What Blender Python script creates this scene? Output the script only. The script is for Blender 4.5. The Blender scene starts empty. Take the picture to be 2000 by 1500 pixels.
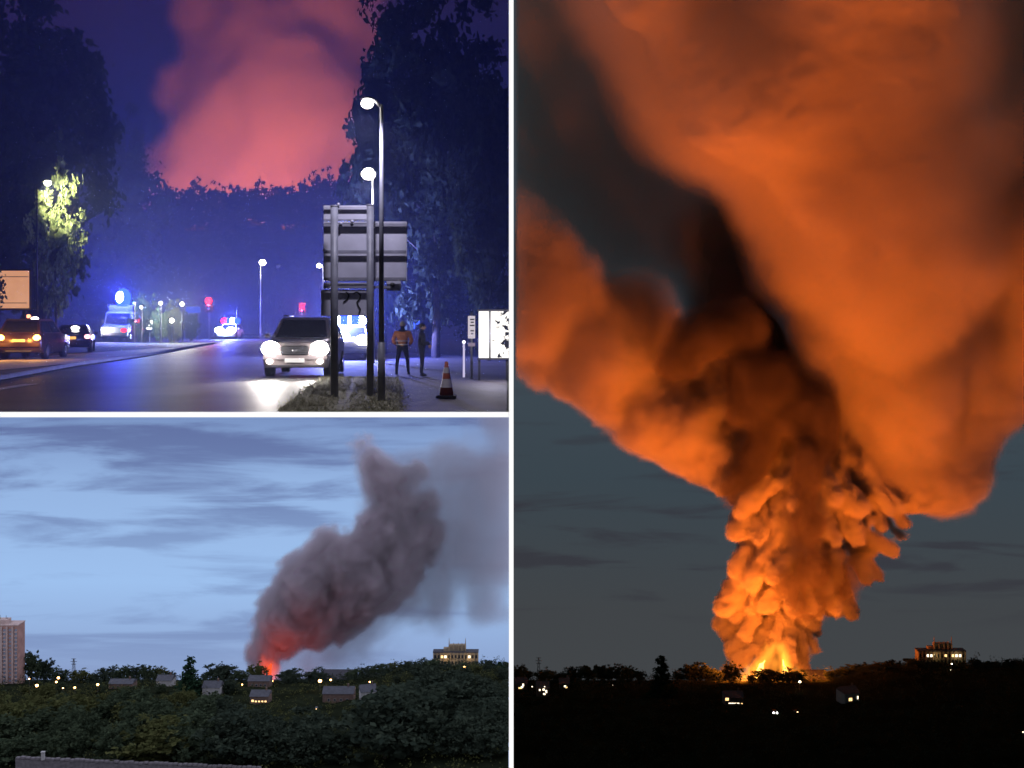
import bpy, bmesh, math, random, time
import numpy as np
import openvdb
from mathutils import Vector, Matrix
T0 = time.time()
PI = math.pi
sc = bpy.context.scene
COL = sc.collection
# ------------------------------------------------------------------ camera, world, exposure
F = 2144.0            # focal length in pixels of the 2000 px wide photograph
HZ, CZ = 630.0, 1.58  # row of the street's horizon, eye height above the street
cam = bpy.data.cameras.new('camera'); camo = bpy.data.objects.new('camera', cam); COL.objects.link(camo)
camo.location = (0, 0, CZ); camo.rotation_euler = (PI/2, 0, 0)
cam.sensor_width = 36; cam.lens = 36*F/2000; cam.shift_y = -(750-HZ)/2000
cam.clip_start = .1; cam.clip_end = 5000
sc.camera = camo
world = bpy.data.worlds.new('World'); sc.world = world; world.use_nodes = True
wn = world.node_tree
sky_tex = wn.nodes.new('ShaderNodeTexSky'); sky_tex.sky_type = 'NISHITA'; sky_tex.sun_disc = False
sky_tex.sun_elevation = math.radians(-3.0); sky_tex.sun_rotation = math.radians(200)
wn.links.new(sky_tex.outputs[0], wn.nodes['Background'].inputs[0])
wn.nodes['Background'].inputs[1].default_value = .12
world.cycles.sampling_method = 'NONE'
sc.view_settings.view_transform = 'Standard'; sc.view_settings.look = 'None'
sc.view_settings.exposure = 0; sc.view_settings.gamma = 1
sc.view_settings.use_curve_mapping = False
sc.render.engine = 'CYCLES'
sc.cycles.use_denoising = True; sc.cycles.denoising_input_passes = 'RGB_ALBEDO'
sc.cycles.max_bounces = 4; sc.cycles.diffuse_bounces = 2; sc.cycles.glossy_bounces = 2
sc.cycles.transparent_max_bounces = 8; sc.cycles.volume_bounces = 2
sc.cycles.sample_clamp_indirect = 4
sc.cycles.volume_max_steps = 512

def P(px, py, Y):
    """world point seen at pixel (px, py) of the 2000x1500 photograph, Y metres ahead"""
    return Vector(((px-1000)/F*Y, Y, CZ-(py-HZ)/F*Y))
def G(px, py):
    """street-level point seen at pixel (px, py)"""
    Y = CZ*F/(py-HZ)
    return Vector(((px-1000)/F*Y, Y, 0))
YF = CZ*F/(805-HZ)    # front edge of the street

# ------------------------------------------------------------------ helpers
def link(o, parent=None):
    COL.objects.link(o)
    if parent is not None: o.parent = parent
    return o
def tag(o, label=None, cat=None, group=None, kind=None):
    if label: o['label'] = label
    if cat: o['category'] = cat
    if group: o['group'] = group
    if kind: o['kind'] = kind
    return o
def empty(name, loc=(0, 0, 0), rz=0.0):
    o = bpy.data.objects.new(name, None); link(o); o.empty_display_size = .3
    o.location = loc; o.rotation_euler = (0, 0, rz); return o
def np_mesh(name, V, Q, mats=(), smooth=False):
    me = bpy.data.meshes.new(name); V = np.asarray(V, np.float32); Q = np.asarray(Q, np.int32)
    me.vertices.add(len(V)); me.vertices.foreach_set('co', V.ravel())
    k = Q.shape[1]
    me.loops.add(Q.size); me.loops.foreach_set('vertex_index', Q.ravel())
    me.polygons.add(len(Q)); me.polygons.foreach_set('loop_start', np.arange(0, Q.size, k, dtype=np.int32))
    me.polygons.foreach_set('use_smooth', np.full(len(Q), smooth, bool))
    me.update(calc_edges=True); me.validate()
    for m in mats: me.materials.append(m)
    return me
class MB:
    """collects shapes and links them as ONE mesh object"""
    def __init__(s): s.b = bmesh.new()
    def box(s, c, d, rot=None, bev=0.0):
        r = bmesh.ops.create_cube(s.b, size=1.0); M = Matrix.Diagonal((*d, 1))
        if rot is not None: M = Matrix.Rotation(rot[0], 4, rot[1]) @ M
        bmesh.ops.transform(s.b, matrix=Matrix.Translation(c) @ M, verts=r['verts'])
        if bev:
            es = list({e for v in r['verts'] for e in v.link_edges})
            bmesh.ops.bevel(s.b, geom=es, offset=bev, segments=2, affect='EDGES')
        return s
    def tube(s, a, b, ra, rb=None, n=10, cap=True):
        a = Vector(a); b = Vector(b); rb = ra if rb is None else rb
        d = b-a; L = d.length
        r = bmesh.ops.create_cone(s.b, cap_ends=cap, segments=n, radius1=ra, radius2=rb, depth=L)
        q = Vector((0, 0, 1)).rotation_difference(d.normalized()).to_matrix().to_4x4()
        bmesh.ops.transform(s.b, matrix=Matrix.Translation((a+b)/2) @ q, verts=r['verts']); return s
    def ball(s, c, r, sx=1, sy=1, sz=1, u=12, v=8):
        q = bmesh.ops.create_uvsphere(s.b, u_segments=u, v_segments=v, radius=r)
        bmesh.ops.transform(s.b, matrix=Matrix.Translation(c) @ Matrix.Diagonal((sx, sy, sz, 1)), verts=q['verts']); return s
    def poly(s, pts):
        s.b.faces.new([s.b.verts.new(p) for p in pts]); return s
    def prism(s, pts, d):
        """pts: outline; d: extrusion vector"""
        d = Vector(d); a = [s.b.verts.new(p) for p in pts]; c = [s.b.verts.new(Vector(p)+d) for p in pts]; n = len(pts)
        s.b.faces.new(a); s.b.faces.new(c[::-1])
        for i in range(n): s.b.faces.new((a[i], c[i], c[(i+1) % n], a[(i+1) % n]))
        return s
    def loft(s, rings, closed=True):
        vs = [[s.b.verts.new(p) for p in r] for r in rings]; n = len(rings[0])
        for r0, r1 in zip(vs, vs[1:]):
            for i in range(n if closed else n-1):
                s.b.faces.new((r0[i], r0[(i+1) % n], r1[(i+1) % n], r1[i]))
        if closed: s.b.faces.new(vs[0][::-1]); s.b.faces.new(vs[-1])
        return s
    def mesh(s, name, m, smooth=False):
        bmesh.ops.recalc_face_normals(s.b, faces=s.b.faces)
        me = bpy.data.meshes.new(name); s.b.to_mesh(me); s.b.free()
        if smooth: me.polygons.foreach_set('use_smooth', np.ones(len(me.polygons), bool))
        me.materials.append(m); return me
    def build(s, name, m, parent=None, smooth=False, loc=None):
        o = bpy.data.objects.new(name, s.mesh(name, m, smooth)); link(o, parent)
        if loc is not None: o.location = loc
        return o
def part(name, me, parent):
    return link(bpy.data.objects.new(name, me), parent)
def copy_tree(o, parent=None):
    c = o.copy(); link(c, parent)
    for k in ('label', 'group', 'category'):
        pass
    for ch in o.children: copy_tree(ch, c)
    return c

# ------------------------------------------------------------------ materials
def nodes(name):
    m = bpy.data.materials.new(name); m.use_nodes = True; nt = m.node_tree; nt.nodes.clear()
    return m, nt, nt.nodes.new('ShaderNodeOutputMaterial')
def mat(name, col, rough=.7, var=.25, scale=3.0, metal=0.0, bump=0.0, spec=.5, detail=4.0, trans=0.0, coords='Object'):
    m, nt, out = nodes(name)
    p = nt.nodes.new('ShaderNodeBsdfPrincipled'); tc = nt.nodes.new('ShaderNodeTexCoord')
    n = nt.nodes.new('ShaderNodeTexNoise'); n.inputs['Scale'].default_value = scale; n.inputs['Detail'].default_value = detail
    nt.links.new(tc.outputs[coords], n.inputs['Vector'])
    r = nt.nodes.new('ShaderNodeValToRGB')
    r.color_ramp.elements[0].position = .3; r.color_ramp.elements[1].position = .7
    r.color_ramp.elements[0].color = (*[c*(1-var) for c in col], 1); r.color_ramp.elements[1].color = (*[min(1, c*(1+var)) for c in col], 1)
    nt.links.new(n.outputs[0], r.inputs[0]); nt.links.new(r.outputs[0], p.inputs['Base Color'])
    p.inputs['Roughness'].default_value = rough; p.inputs['Metallic'].default_value = metal
    p.inputs['Specular IOR Level'].default_value = spec
    if bump:
        b = nt.nodes.new('ShaderNodeBump'); b.inputs['Strength'].default_value = bump; b.inputs['Distance'].default_value = .02
        nt.links.new(n.outputs[0], b.inputs['Height']); nt.links.new(b.outputs[0], p.inputs['Normal'])
    nt.links.new(p.outputs[0], out.inputs['Surface']); return m
def leaf_mat(name, a, b, trans=.25):
    m, nt, out = nodes(name)
    g = nt.nodes.new('ShaderNodeNewGeometry'); r = nt.nodes.new('ShaderNodeMix'); r.data_type = 'RGBA'
    r.inputs[6].default_value = (*a, 1); r.inputs[7].default_value = (*b, 1)
    nt.links.new(g.outputs['Random Per Island'], r.inputs[0])
    d = nt.nodes.new('ShaderNodeBsdfDiffuse'); t = nt.nodes.new('ShaderNodeBsdfTranslucent'); mx = nt.nodes.new('ShaderNodeMixShader')
    mx.inputs[0].default_value = trans
    nt.links.new(r.outputs[2], d.inputs[0]); nt.links.new(r.outputs[2], t.inputs[0])
    nt.links.new(d.outputs[0], mx.inputs[1]); nt.links.new(t.outputs[0], mx.inputs[2]); nt.links.new(mx.outputs[0], out.inputs['Surface'])
    return m
def emit(name, col, k):
    m, nt, out = nodes(name); e = nt.nodes.new('ShaderNodeEmission'); e.inputs[0].default_value = (*col, 1); e.inputs[1].default_value = k
    m.cycles.emission_sampling = 'NONE'
    nt.links.new(e.outputs[0], out.inputs['Surface']); return m
def lamp(parent, loc, col, e, r=.1, kind='POINT', falloff=None, aim=None, cone=None, blend=.5):
    l = bpy.data.lights.new('lamp_light', kind); o = bpy.data.objects.new('lamp_light', l); link(o, parent)
    o.location = loc; l.color = col; l.energy = e; l.shadow_soft_size = r
    if kind == 'SPOT':
        l.spot_size = cone; l.spot_blend = blend
        o.rotation_euler = Vector(aim).to_track_quat('-Z', 'Y').to_euler()
    if falloff:
        l.use_nodes = True; nt = l.node_tree; em = nt.nodes['Emission']; lf = nt.nodes.new('ShaderNodeLightFalloff')
        lf.inputs[0].default_value = 1.0; em.inputs[0].default_value = (1, 1, 1, 1)
        nt.links.new(lf.outputs[falloff], em.inputs[1])
    return o

# ------------------------------------------------------------------ noise and smoke
def hash3(ix, iy, iz, seed):
    h = (ix*374761393+iy*668265263+iz*2147483647+seed*144269) & 0xffffffff
    h = ((h ^ (h >> 13))*1274126177) & 0xffffffff
    h = ((h ^ (h >> 16))*2246822519) & 0xffffffff
    return h ^ (h >> 15)
_G = np.random.default_rng(2).normal(0, 1, (256, 3)).astype(np.float32); _G /= np.linalg.norm(_G, axis=1)[:, None]
_R = np.linalg.qr(np.random.default_rng(5).normal(0, 1, (3, 3)))[0]     # turns the lattice so that it never lines up with the axes
def vnoise(p, seed=0):
    """gradient noise, about -1..1"""
    p = (p @ _R).astype(np.float32); i = np.floor(p).astype(np.int64); f = p-i; s = f*f*f*(f*(f*6-15)+10); out = 0
    for dx in (0, 1):
        wx = s[:, 0] if dx else 1-s[:, 0]
        for dy in (0, 1):
            wy = s[:, 1] if dy else 1-s[:, 1]
            for dz in (0, 1):
                wz = s[:, 2] if dz else 1-s[:, 2]
                g = _G[hash3(i[:, 0]+dx, i[:, 1]+dy, i[:, 2]+dz, seed) & 255]
                out = out+wx*wy*wz*(g[:, 0]*(f[:, 0]-dx)+g[:, 1]*(f[:, 1]-dy)+g[:, 2]*(f[:, 2]-dz))
    return out*1.6
def worley(p, seed=0):
    i = np.floor(p).astype(np.int64); best = np.full(len(p), 9.)
    for dx in (-1, 0, 1):
        for dy in (-1, 0, 1):
            for dz in (-1, 0, 1):
                c = i+np.array([dx, dy, dz]); h = hash3(c[:, 0], c[:, 1], c[:, 2], seed)
                q = c+np.stack([(h & 1023)/1023., ((h >> 10) & 1023)/1023., ((h >> 20) & 1023)/1023.], 1)
                best = np.minimum(best, ((p-q)**2).sum(1))
    return np.sqrt(best)
def smoke_field(caps, vox, k, octaves, warp, pad, seed=1, apex=None, lo_clip=None, hi_clip=None):
    """signed distance to a billowed union of capsules (a, b, ra, rb), sampled on a grid"""
    A = np.array([c[0] for c in caps]); B = np.array([c[1] for c in caps]); R = np.array([max(c[2], c[3]) for c in caps])
    lo = (np.minimum(A, B)-R[:, None]).min(0)-pad; hi = (np.maximum(A, B)+R[:, None]).max(0)+pad
    if lo_clip is not None: lo = np.maximum(lo, lo_clip)
    if hi_clip is not None: hi = np.minimum(hi, hi_clip)
    n = np.ceil((hi-lo)/vox).astype(int)+1
    D = np.full(n, 1e3, np.float32); reach = pad*1.6
    for a, b, ra, rb in caps:
        a = np.array(a); b = np.array(b); r = max(ra, rb)+reach+k
        i0 = np.maximum(((np.minimum(a, b)-r-lo)/vox).astype(int), 0); i1 = np.minimum(((np.maximum(a, b)+r-lo)/vox).astype(int)+2, n)
        if (i1 <= i0).any(): continue
        ax = [(np.arange(i0[j], i1[j])*vox+lo[j]).astype(np.float32) for j in range(3)]
        x, y, z = np.meshgrid(*ax, indexing='ij', sparse=True)
        ab = b-a; L = float((ab**2).sum())+1e-9
        t = np.clip(((x-a[0])*ab[0]+(y-a[1])*ab[1]+(z-a[2])*ab[2])/L, 0, 1)
        d = np.sqrt((x-a[0]-ab[0]*t)**2+(y-a[1]-ab[1]*t)**2+(z-a[2]-ab[2]*t)**2)-(ra+(rb-ra)*t)
        s = tuple(slice(i0[j], i1[j]) for j in range(3)); o = D[s]
        h = np.clip(.5+.5*(o-d)/k, 0, 1)
        D[s] = np.where(o > 500, d, o*(1-h)+d*h-k*h*(1-h))
    msk = np.abs(D) < reach
    p0 = np.argwhere(msk)*vox+lo; dd = D[msk].astype(np.float64); p = p0
    if warp[0]:
        p = p+np.stack([vnoise(p/warp[1], seed+7*j) for j in range(3)], 1)*warp[0]
    if apex is not None:
        dx = p[:, 0]-apex[0]; dz = apex[2]-p[:, 2]
        p = np.stack([np.arctan2(dx, dz)*apex[3], p[:, 1], np.hypot(dx, dz)], 1)
    for kind, amp, size, st in octaves:
        q = p/np.array([size, size, size*st])
        if kind == 'w': dd -= amp*(.55-np.minimum(worley(q, seed+int(size*10)), 1.0))
        else: dd -= amp*vnoise(q, seed+int(size*10))
    D[msk] = dd
    return np.clip(D, -reach, reach), lo, n, reach
def iso_mesh(name, D, lo, vox, reach, iso, m):
    g = openvdb.FloatGrid(reach); g.copyFromArray(np.ascontiguousarray(D-iso, np.float32))
    pts, quads = g.convertToQuads(isovalue=0.)
    lab = np.arange(len(pts))      # keep only the largest connected piece
    for _ in range(200):
        mn = lab[quads].min(1); new = lab.copy()
        for k in range(4): np.minimum.at(new, quads[:, k], mn)
        new = new[new]
        if (new == lab).all(): break
        lab = new
    big = np.bincount(lab).argmax(); keep = lab == big; ids = np.cumsum(keep)-1
    quads = ids[quads[keep[quads].all(1)]]; pts = pts[keep]
    return np_mesh(name, pts*vox+lo, quads[:, ::-1], [m] if m else [], True)
def smoke_mesh(name, caps, vox, k, octaves, warp, pad, seed, apex, m):
    D, lo, n, reach = smoke_field(caps, vox, k, octaves, warp, pad, seed, apex)
    return iso_mesh(name, D, lo, vox, reach, 0., m)
def smoke(names, caps, vox, k, octaves, warp, pad, soft, core, m_core, m_vol, parent, seed=1, apex=None, lo_clip=None, hi_clip=None, mod=None):
    """a dense core mesh wrapped in a volume whose density grid follows the same billowed field"""
    D, lo, n, reach = smoke_field(caps, vox, k, octaves, warp, pad, seed, apex, lo_clip, hi_clip)
    Z = lo[2]+np.arange(n[2])*vox
    s = soft(Z)[None, None, :] if callable(soft) else soft
    d = np.clip(.5-D/s, 0, 1); d = d*d*(3-2*d)
    if mod is not None: d = d*mod(Z)[None, None, :]
    for ax in range(3):
        e = [slice(None)]*3; e[ax] = 0; d[tuple(e)] = 0; e[ax] = -1; d[tuple(e)] = 0
    hi = lo+(n-1)*vox
    me = bpy.data.meshes.new(names[1])
    gx, gy, gz = np.meshgrid(*[np.arange(q, dtype=np.float32) for q in n], indexing='ij')
    co = np.stack([gx.ravel(order='F')*vox+lo[0], gy.ravel(order='F')*vox+lo[1], gz.ravel(order='F')*vox+lo[2]], 1).astype(np.float32)
    me.vertices.add(len(co)); me.vertices.foreach_set('co', co.ravel())
    at = me.attributes.new('smoke', 'FLOAT', 'POINT'); at.data.foreach_set('value', np.ascontiguousarray(d.ravel(order='F'), np.float32))
    me.materials.append(m_vol)
    ng = bpy.data.node_groups.new(names[1], 'GeometryNodeTree')
    ng.interface.new_socket('Geometry', in_out='INPUT', socket_type='NodeSocketGeometry'); ng.interface.new_socket('Geometry', in_out='OUTPUT', socket_type='NodeSocketGeometry')
    N = ng.nodes; L = ng.links; gi = N.new('NodeGroupInput'); out = N.new('NodeGroupOutput')
    pos = N.new('GeometryNodeInputPosition')
    def vm(op, a_, b_):
        q = N.new('ShaderNodeVectorMath'); q.operation = op; L.new(a_, q.inputs[0])
        if b_ is not None: q.inputs[1].default_value = b_
        return q
    v = vm('SUBTRACT', pos.outputs[0], tuple(lo)); v = vm('MULTIPLY', v.outputs[0], (1/vox,)*3); v = vm('ADD', v.outputs[0], (.5,)*3); v = vm('FLOOR', v.outputs[0], None)
    v = vm('DOT_PRODUCT', v.outputs[0], (1, float(n[0]), float(n[0]*n[1])))
    fi = N.new('FunctionNodeFloatToInt'); fi.rounding_mode = 'ROUND'; L.new(v.outputs['Value'], fi.inputs[0])
    na = N.new('GeometryNodeInputNamedAttribute'); na.data_type = 'FLOAT'; na.inputs[0].default_value = 'smoke'
    si = N.new('GeometryNodeSampleIndex'); si.data_type = 'FLOAT'; si.domain = 'POINT'; si.clamp = True
    L.new(gi.outputs[0], si.inputs['Geometry']); L.new(na.outputs['Attribute'], si.inputs['Value']); L.new(fi.outputs[0], si.inputs['Index'])
    vc = N.new('GeometryNodeVolumeCube'); vc.inputs['Min'].default_value = tuple(lo); vc.inputs['Max'].default_value = tuple(hi)
    for i, ax in enumerate('XYZ'): vc.inputs['Resolution '+ax].default_value = int(n[i])
    L.new(si.outputs[0], vc.inputs['Density'])
    sm = N.new('GeometryNodeSetMaterial'); sm.inputs['Material'].default_value = m_vol
    L.new(vc.outputs[0], sm.inputs[0]); L.new(sm.outputs[0], out.inputs[0])
    o = part(names[1], me, parent); o['kind'] = 'stuff'; o.modifiers.new('density', 'NODES').node_group = ng
    c_ = None
    while core > 1 and D.min() > -core-1.5: core -= 1.     # thin smoke has a shallower core
    if m_core is not None:
        c_ = part(names[0], iso_mesh(names[0], D, lo, vox, reach, -core, m_core), parent)
    print(names, 'grid', n, int(np.prod(n)))
    return c_, o
def smoke_mat(name, col, var=.12, scale=.03):
    m, nt, out = nodes(name); d = nt.nodes.new('ShaderNodeBsdfDiffuse'); tc = nt.nodes.new('ShaderNodeTexCoord')
    n = nt.nodes.new('ShaderNodeTexNoise'); n.inputs['Scale'].default_value = scale; n.inputs['Detail'].default_value = 6
    r = nt.nodes.new('ShaderNodeValToRGB'); r.color_ramp.elements[0].position = .35; r.color_ramp.elements[1].position = .65
    r.color_ramp.elements[0].color = (*[c*(1-var) for c in col], 1); r.color_ramp.elements[1].color = (*[c*(1+var) for c in col], 1)
    nt.links.new(tc.outputs['Object'], n.inputs['Vector']); nt.links.new(n.outputs[0], r.inputs[0]); nt.links.new(r.outputs[0], d.inputs[0])
    nt.links.new(d.outputs[0], out.inputs['Surface']); return m
def veil_mat(name, col, dens):
    m, nt, out = nodes(name); d = nt.nodes.new('ShaderNodeVolumePrincipled')
    d.inputs['Color'].default_value = (*col, 1); d.inputs['Density'].default_value = dens
    d.inputs['Density Attribute'].default_value = 'density'
    nt.links.new(d.outputs[0], out.inputs['Volume']); return m
def flame_mat(name, col, k):
    m, nt, out = nodes(name); at = nt.nodes.new('ShaderNodeAttribute'); at.attribute_name = 'density'
    mu = nt.nodes.new('ShaderNodeMath'); mu.operation = 'MULTIPLY'; mu.inputs[1].default_value = k; nt.links.new(at.outputs['Fac'], mu.inputs[0])
    e = nt.nodes.new('ShaderNodeEmission'); e.inputs[0].default_value = (*col, 1); nt.links.new(mu.outputs[0], e.inputs[1])
    nt.links.new(e.outputs[0], out.inputs['Volume']); return m
def clock(s): print('%-28s %.1fs' % (s, time.time()-T0))
HAZE_A = .003      # density of the street air
GLOW = 35000.          # strength of the unseen lamps standing in for the great fire's light
PINK = 110000.
REDB = 24000.
# ------------------------------------------------------------------ trees (shared crowns and trunks)
rng = np.random.default_rng(11)
def leaf_cloud(centres, per, spread, size, nrm_up=.2):
    """small leaf-spray quads scattered round the clump centres"""
    n = len(centres)*per
    c = np.repeat(centres, per, 0)+rng.normal(0, 1, (n, 3))*np.repeat(spread, per)[:, None]*np.array([1, 1, .8])
    u = rng.normal(0, 1, (n, 3)); u /= np.linalg.norm(u, axis=1)[:, None]
    w = rng.normal(0, 1, (n, 3)); v = np.cross(u, w); v /= np.linalg.norm(v, axis=1)[:, None]
    s = size*rng.uniform(.55, 1.35, n)[:, None]; u = u*s; v = v*s*.6
    V = np.stack([c-u*.5, c-v*.5+u*.1, c+u*.5, c+v*.5+u*.1], 1).reshape(-1, 3)
    return V, np.arange(n*4).reshape(-1, 4)
def trunk_mesh(name, h, r, limbs, m):
    b = MB(); p = Vector((0, 0, -.4)); rr = r*1.25; k = 6
    rnd = random.Random(name+str(h))
    for i in range(k):
        q = Vector((rnd.uniform(-.12, .12)*h*.12, rnd.uniform(-.12, .12)*h*.12, h*(i+1)/k)); r2 = r*(1-.14*(i+1))
        b.tube(p, q, rr, r2, 8); p = q; rr = r2
        if i >= 1:
            for _ in range(limbs):
                a = rnd.uniform(0, 2*PI); L = h*rnd.uniform(.2, .38)
                e = q+Vector((math.cos(a)*L, math.sin(a)*L, L*rnd.uniform(.4, .9)))
                b.tube(q, e, r2*.5, r2*.12, 5)
    return b.mesh(name, m, True)
def broad_crown(name, H, W, nclump, per, size, m, base=.22, open_=0.0, seed=0, low=.62):
    """H height, W width of the whole tree; crown from base*H to H"""
    r_ = np.random.default_rng(seed)
    cs = []; z0 = H*base; ch = H-z0
    lob = r_.uniform(.72, 1.1, 9); ph = r_.uniform(0, 2*PI, 3)
    while len(cs) < nclump:
        u = r_.normal(0, 1, 3); u /= np.linalg.norm(u); rad = r_.uniform(0, 1)**(.45)
        az = math.atan2(u[1], u[0]); f = 1+.16*math.sin(3*az+ph[0]+3*u[2])+.12*math.sin(5*u[2]+2*az+ph[1])
        t = u[2]*rad*.5*f+.5
        prof = 1.0 if t > .3 else low+(1-low)*t/.3
        cs.append((u[0]*rad*W*.46*f*prof, u[1]*rad*W*.46*f*prof, z0+ch*(.03+.94*t)))
    cs = np.array(cs)
    V, Q = leaf_cloud(cs, per, r_.uniform(.4, 1, nclump)*W*.055*(1+open_), size)
    return np_mesh(name, V, Q, [m])
def cone_crown(name, H, W, tiers, per, size, m, base=.06, seed=0):
    r_ = np.random.default_rng(seed); cs = []
    for i in range(tiers):
        t = i/tiers; z = H*(base+(1-base)*t); rad = W*.5*(1-t)**.75*(1+r_.uniform(-.18, .18))
        for a in r_.uniform(0, 2*PI, max(3, int(9*(1-t)+2))):
            q = rad*r_.uniform(.25, 1.0); cs.append((math.cos(a)*q, math.sin(a)*q, z-q*.18))
    cs = np.array(cs)
    V, Q = leaf_cloud(cs, per, np.full(len(cs), W*.05), size)
    return np_mesh(name, V, Q, [m])
bark = mat('bark', (.06, .045, .035), .9, .35, 4, bump=.5)
M_leaf = leaf_mat('leaves', (.036, .052, .030), (.070, .090, .048))
M_leaf_dark = leaf_mat('dark leaves', (.026, .037, .026), (.052, .066, .042))
M_leaf_olive = leaf_mat('olive leaves', (.06, .07, .025), (.11, .11, .04))
M_needle = leaf_mat('needles', (.015, .035, .02), (.03, .06, .03), .1)
# street trees: small leaves because they stand close (reference size 14 m high, 9 m wide)
NEAR = [broad_crown('crown', 14, 9, 260, 70, .40, M_leaf_dark, .10, -.1, s) for s in (1, 2, 3)]
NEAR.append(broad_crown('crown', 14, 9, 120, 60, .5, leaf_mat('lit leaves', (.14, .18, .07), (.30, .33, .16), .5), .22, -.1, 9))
NEAR_TRUNK = [trunk_mesh('trunk', 10, .22, 2, bark) for s in (1,)]
# far trees (reference size 12 m high, 11 m wide)
FAR = [broad_crown('crown', 12, 11, 150, 24, .85, m, .0, 0, 20+s, .85) for s, m in enumerate((M_leaf, M_leaf_dark, M_leaf, M_leaf_olive, M_leaf_dark, M_leaf_dark))]
FAR_TRUNK = [trunk_mesh('trunk', 6, .28, 1, bark)]
CONE = [cone_crown('crown', 14, 8, 22, 14, .9, M_needle, .04, 40+s) for s in range(2)]
CONE_TRUNK = [trunk_mesh('trunk', 12, .2, 0, bark)]
trnd = random.Random(5)
def tree(name, loc, H, W, label, kind='far', var=None, group=None, cat='tree'):
    src, trk, h0, w0 = {'near': (NEAR, NEAR_TRUNK, 14, 9), 'far': (FAR, FAR_TRUNK, 12, 11), 'cone': (CONE, CONE_TRUNK, 14, 8)}[kind]
    me = src[trnd.randrange(len(src)) if var is None else var % len(src)]
    t = empty(name, loc, trnd.uniform(0, 6.28)); t.scale = (W/w0, W/w0, H/h0)
    tag(t, label, cat, group)
    part('trunk', trk[0], t); part('crown', me, t)
    return t
clock('tree kinds')

# ------------------------------------------------------------------ the three-bay stage: divider, shelf, skies
M_edge = emit('self-glowing white edging', (1, 1, 1), 1.0)  # no lamp: edging glows by itself to draw white gaps between the views
M_dark = mat('matt black paint', (.01, .01, .011), .9, .1)
def slab(name, x0, x1, y0, y1, z0, z1, m, parent=None):
    return MB().box(((x0+x1)/2, (y0+y1)/2, (z0+z1)/2), (x1-x0, y1-y0, z1-z0)).build(name, m, parent)
DX0, DX1 = (994-1000)/F*YF, (1003-1000)/F*YF
dv = slab('divider_wall', DX0, DX1, YF+.06, 1190, -480, 330, M_dark)
tag(dv, 'tall thin black wall dividing the street and dusk views from the night fire view', 'wall', kind='structure')
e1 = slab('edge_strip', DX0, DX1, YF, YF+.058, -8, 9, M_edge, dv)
sh = slab('shelf_slab', -60, DX0-.003, YF+.06, 318, -.088, -.045, M_dark)
tag(sh, 'thin black slab carrying the blue lit street above the dusk view', 'slab', kind='structure')
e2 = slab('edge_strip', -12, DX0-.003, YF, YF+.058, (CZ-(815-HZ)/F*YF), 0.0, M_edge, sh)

def sky_dome(name, pts, m, label, over=None):
    """open-fronted room of sky: faces given as quads"""
    me = bpy.data.meshes.new(name); V = []; Fc = []
    for q in pts: Fc.append(tuple(range(len(V), len(V)+4))); V += [tuple(p) for p in q]
    me.from_pydata(V, [], Fc); me.materials.append(m)
    if over:
        me.materials.append(over)
        for i in range(1, len(Fc)): me.polygons[i].material_index = 1
    o = link(bpy.data.objects.new(name, me)); return tag(o, label, 'sky', kind='structure')
def sky_mat(name, stops, z0, z1, cloud, ccol, cscale, thr, amt, k=1.0, seed=0.0):
    """emissive sky: a height gradient with stretched cloud streaks"""
    m, nt, out = nodes(name); m.cycles.emission_sampling = 'NONE'; g = nt.nodes.new('ShaderNodeNewGeometry'); sp = nt.nodes.new('ShaderNodeSeparateXYZ')
    nt.links.new(g.outputs['Position'], sp.inputs[0])
    mr = nt.nodes.new('ShaderNodeMapRange'); mr.inputs['From Min'].default_value = z0; mr.inputs['From Max'].default_value = z1
    nt.links.new(sp.outputs['Z'], mr.inputs['Value'])
    r = nt.nodes.new('ShaderNodeValToRGB'); nt.links.new(mr.outputs[0], r.inputs[0])
    while len(r.color_ramp.elements) < len(stops): r.color_ramp.elements.new(.5)
    for e, (p, c) in zip(r.color_ramp.elements, stops): e.position = p; e.color = (*c, 1)
    mp = nt.nodes.new('ShaderNodeMapping'); mp.inputs['Scale'].default_value = cscale; mp.inputs['Location'].default_value = (seed, seed, seed)
    nt.links.new(g.outputs['Position'], mp.inputs['Vector'])
    n = nt.nodes.new('ShaderNodeTexNoise'); n.inputs['Scale'].default_value = 1; n.inputs['Detail'].default_value = 7; n.inputs['Roughness'].default_value = .55; n.inputs['Distortion'].default_value = .4
    nt.links.new(mp.outputs[0], n.inputs['Vector'])
    cr = nt.nodes.new('ShaderNodeMapRange'); cr.interpolation_type = 'SMOOTHSTEP'; cr.inputs['From Min'].default_value = thr[0]; cr.inputs['From Max'].default_value = thr[1]; cr.inputs['To Max'].default_value = amt
    nt.links.new(n.outputs[0], cr.inputs['Value'])
    # clouds gather where the height mask allows
    cm = nt.nodes.new('ShaderNodeValToRGB'); nt.links.new(mr.outputs[0], cm.inputs[0])
    while len(cm.color_ramp.elements) < len(cloud): cm.color_ramp.elements.new(.5)
    for e, (p, v) in zip(cm.color_ramp.elements, cloud): e.position = p; e.color = (v, v, v, 1)
    mu = nt.nodes.new('ShaderNodeMath'); mu.operation = 'MULTIPLY'; nt.links.new(cr.outputs[0], mu.inputs[0]); nt.links.new(cm.outputs[0], mu.inputs[1])
    mx = nt.nodes.new('ShaderNodeMix'); mx.data_type = 'RGBA'; mx.inputs[7].default_value = (*ccol, 1)
    nt.links.new(mu.outputs[0], mx.inputs[0]); nt.links.new(r.outputs[0], mx.inputs[6])
    e = nt.nodes.new('ShaderNodeEmission'); e.inputs[1].default_value = k
    nt.links.new(mx.outputs[2], e.inputs[0]); nt.links.new(e.outputs[0], out.inputs['Surface'])
    return m
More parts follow.
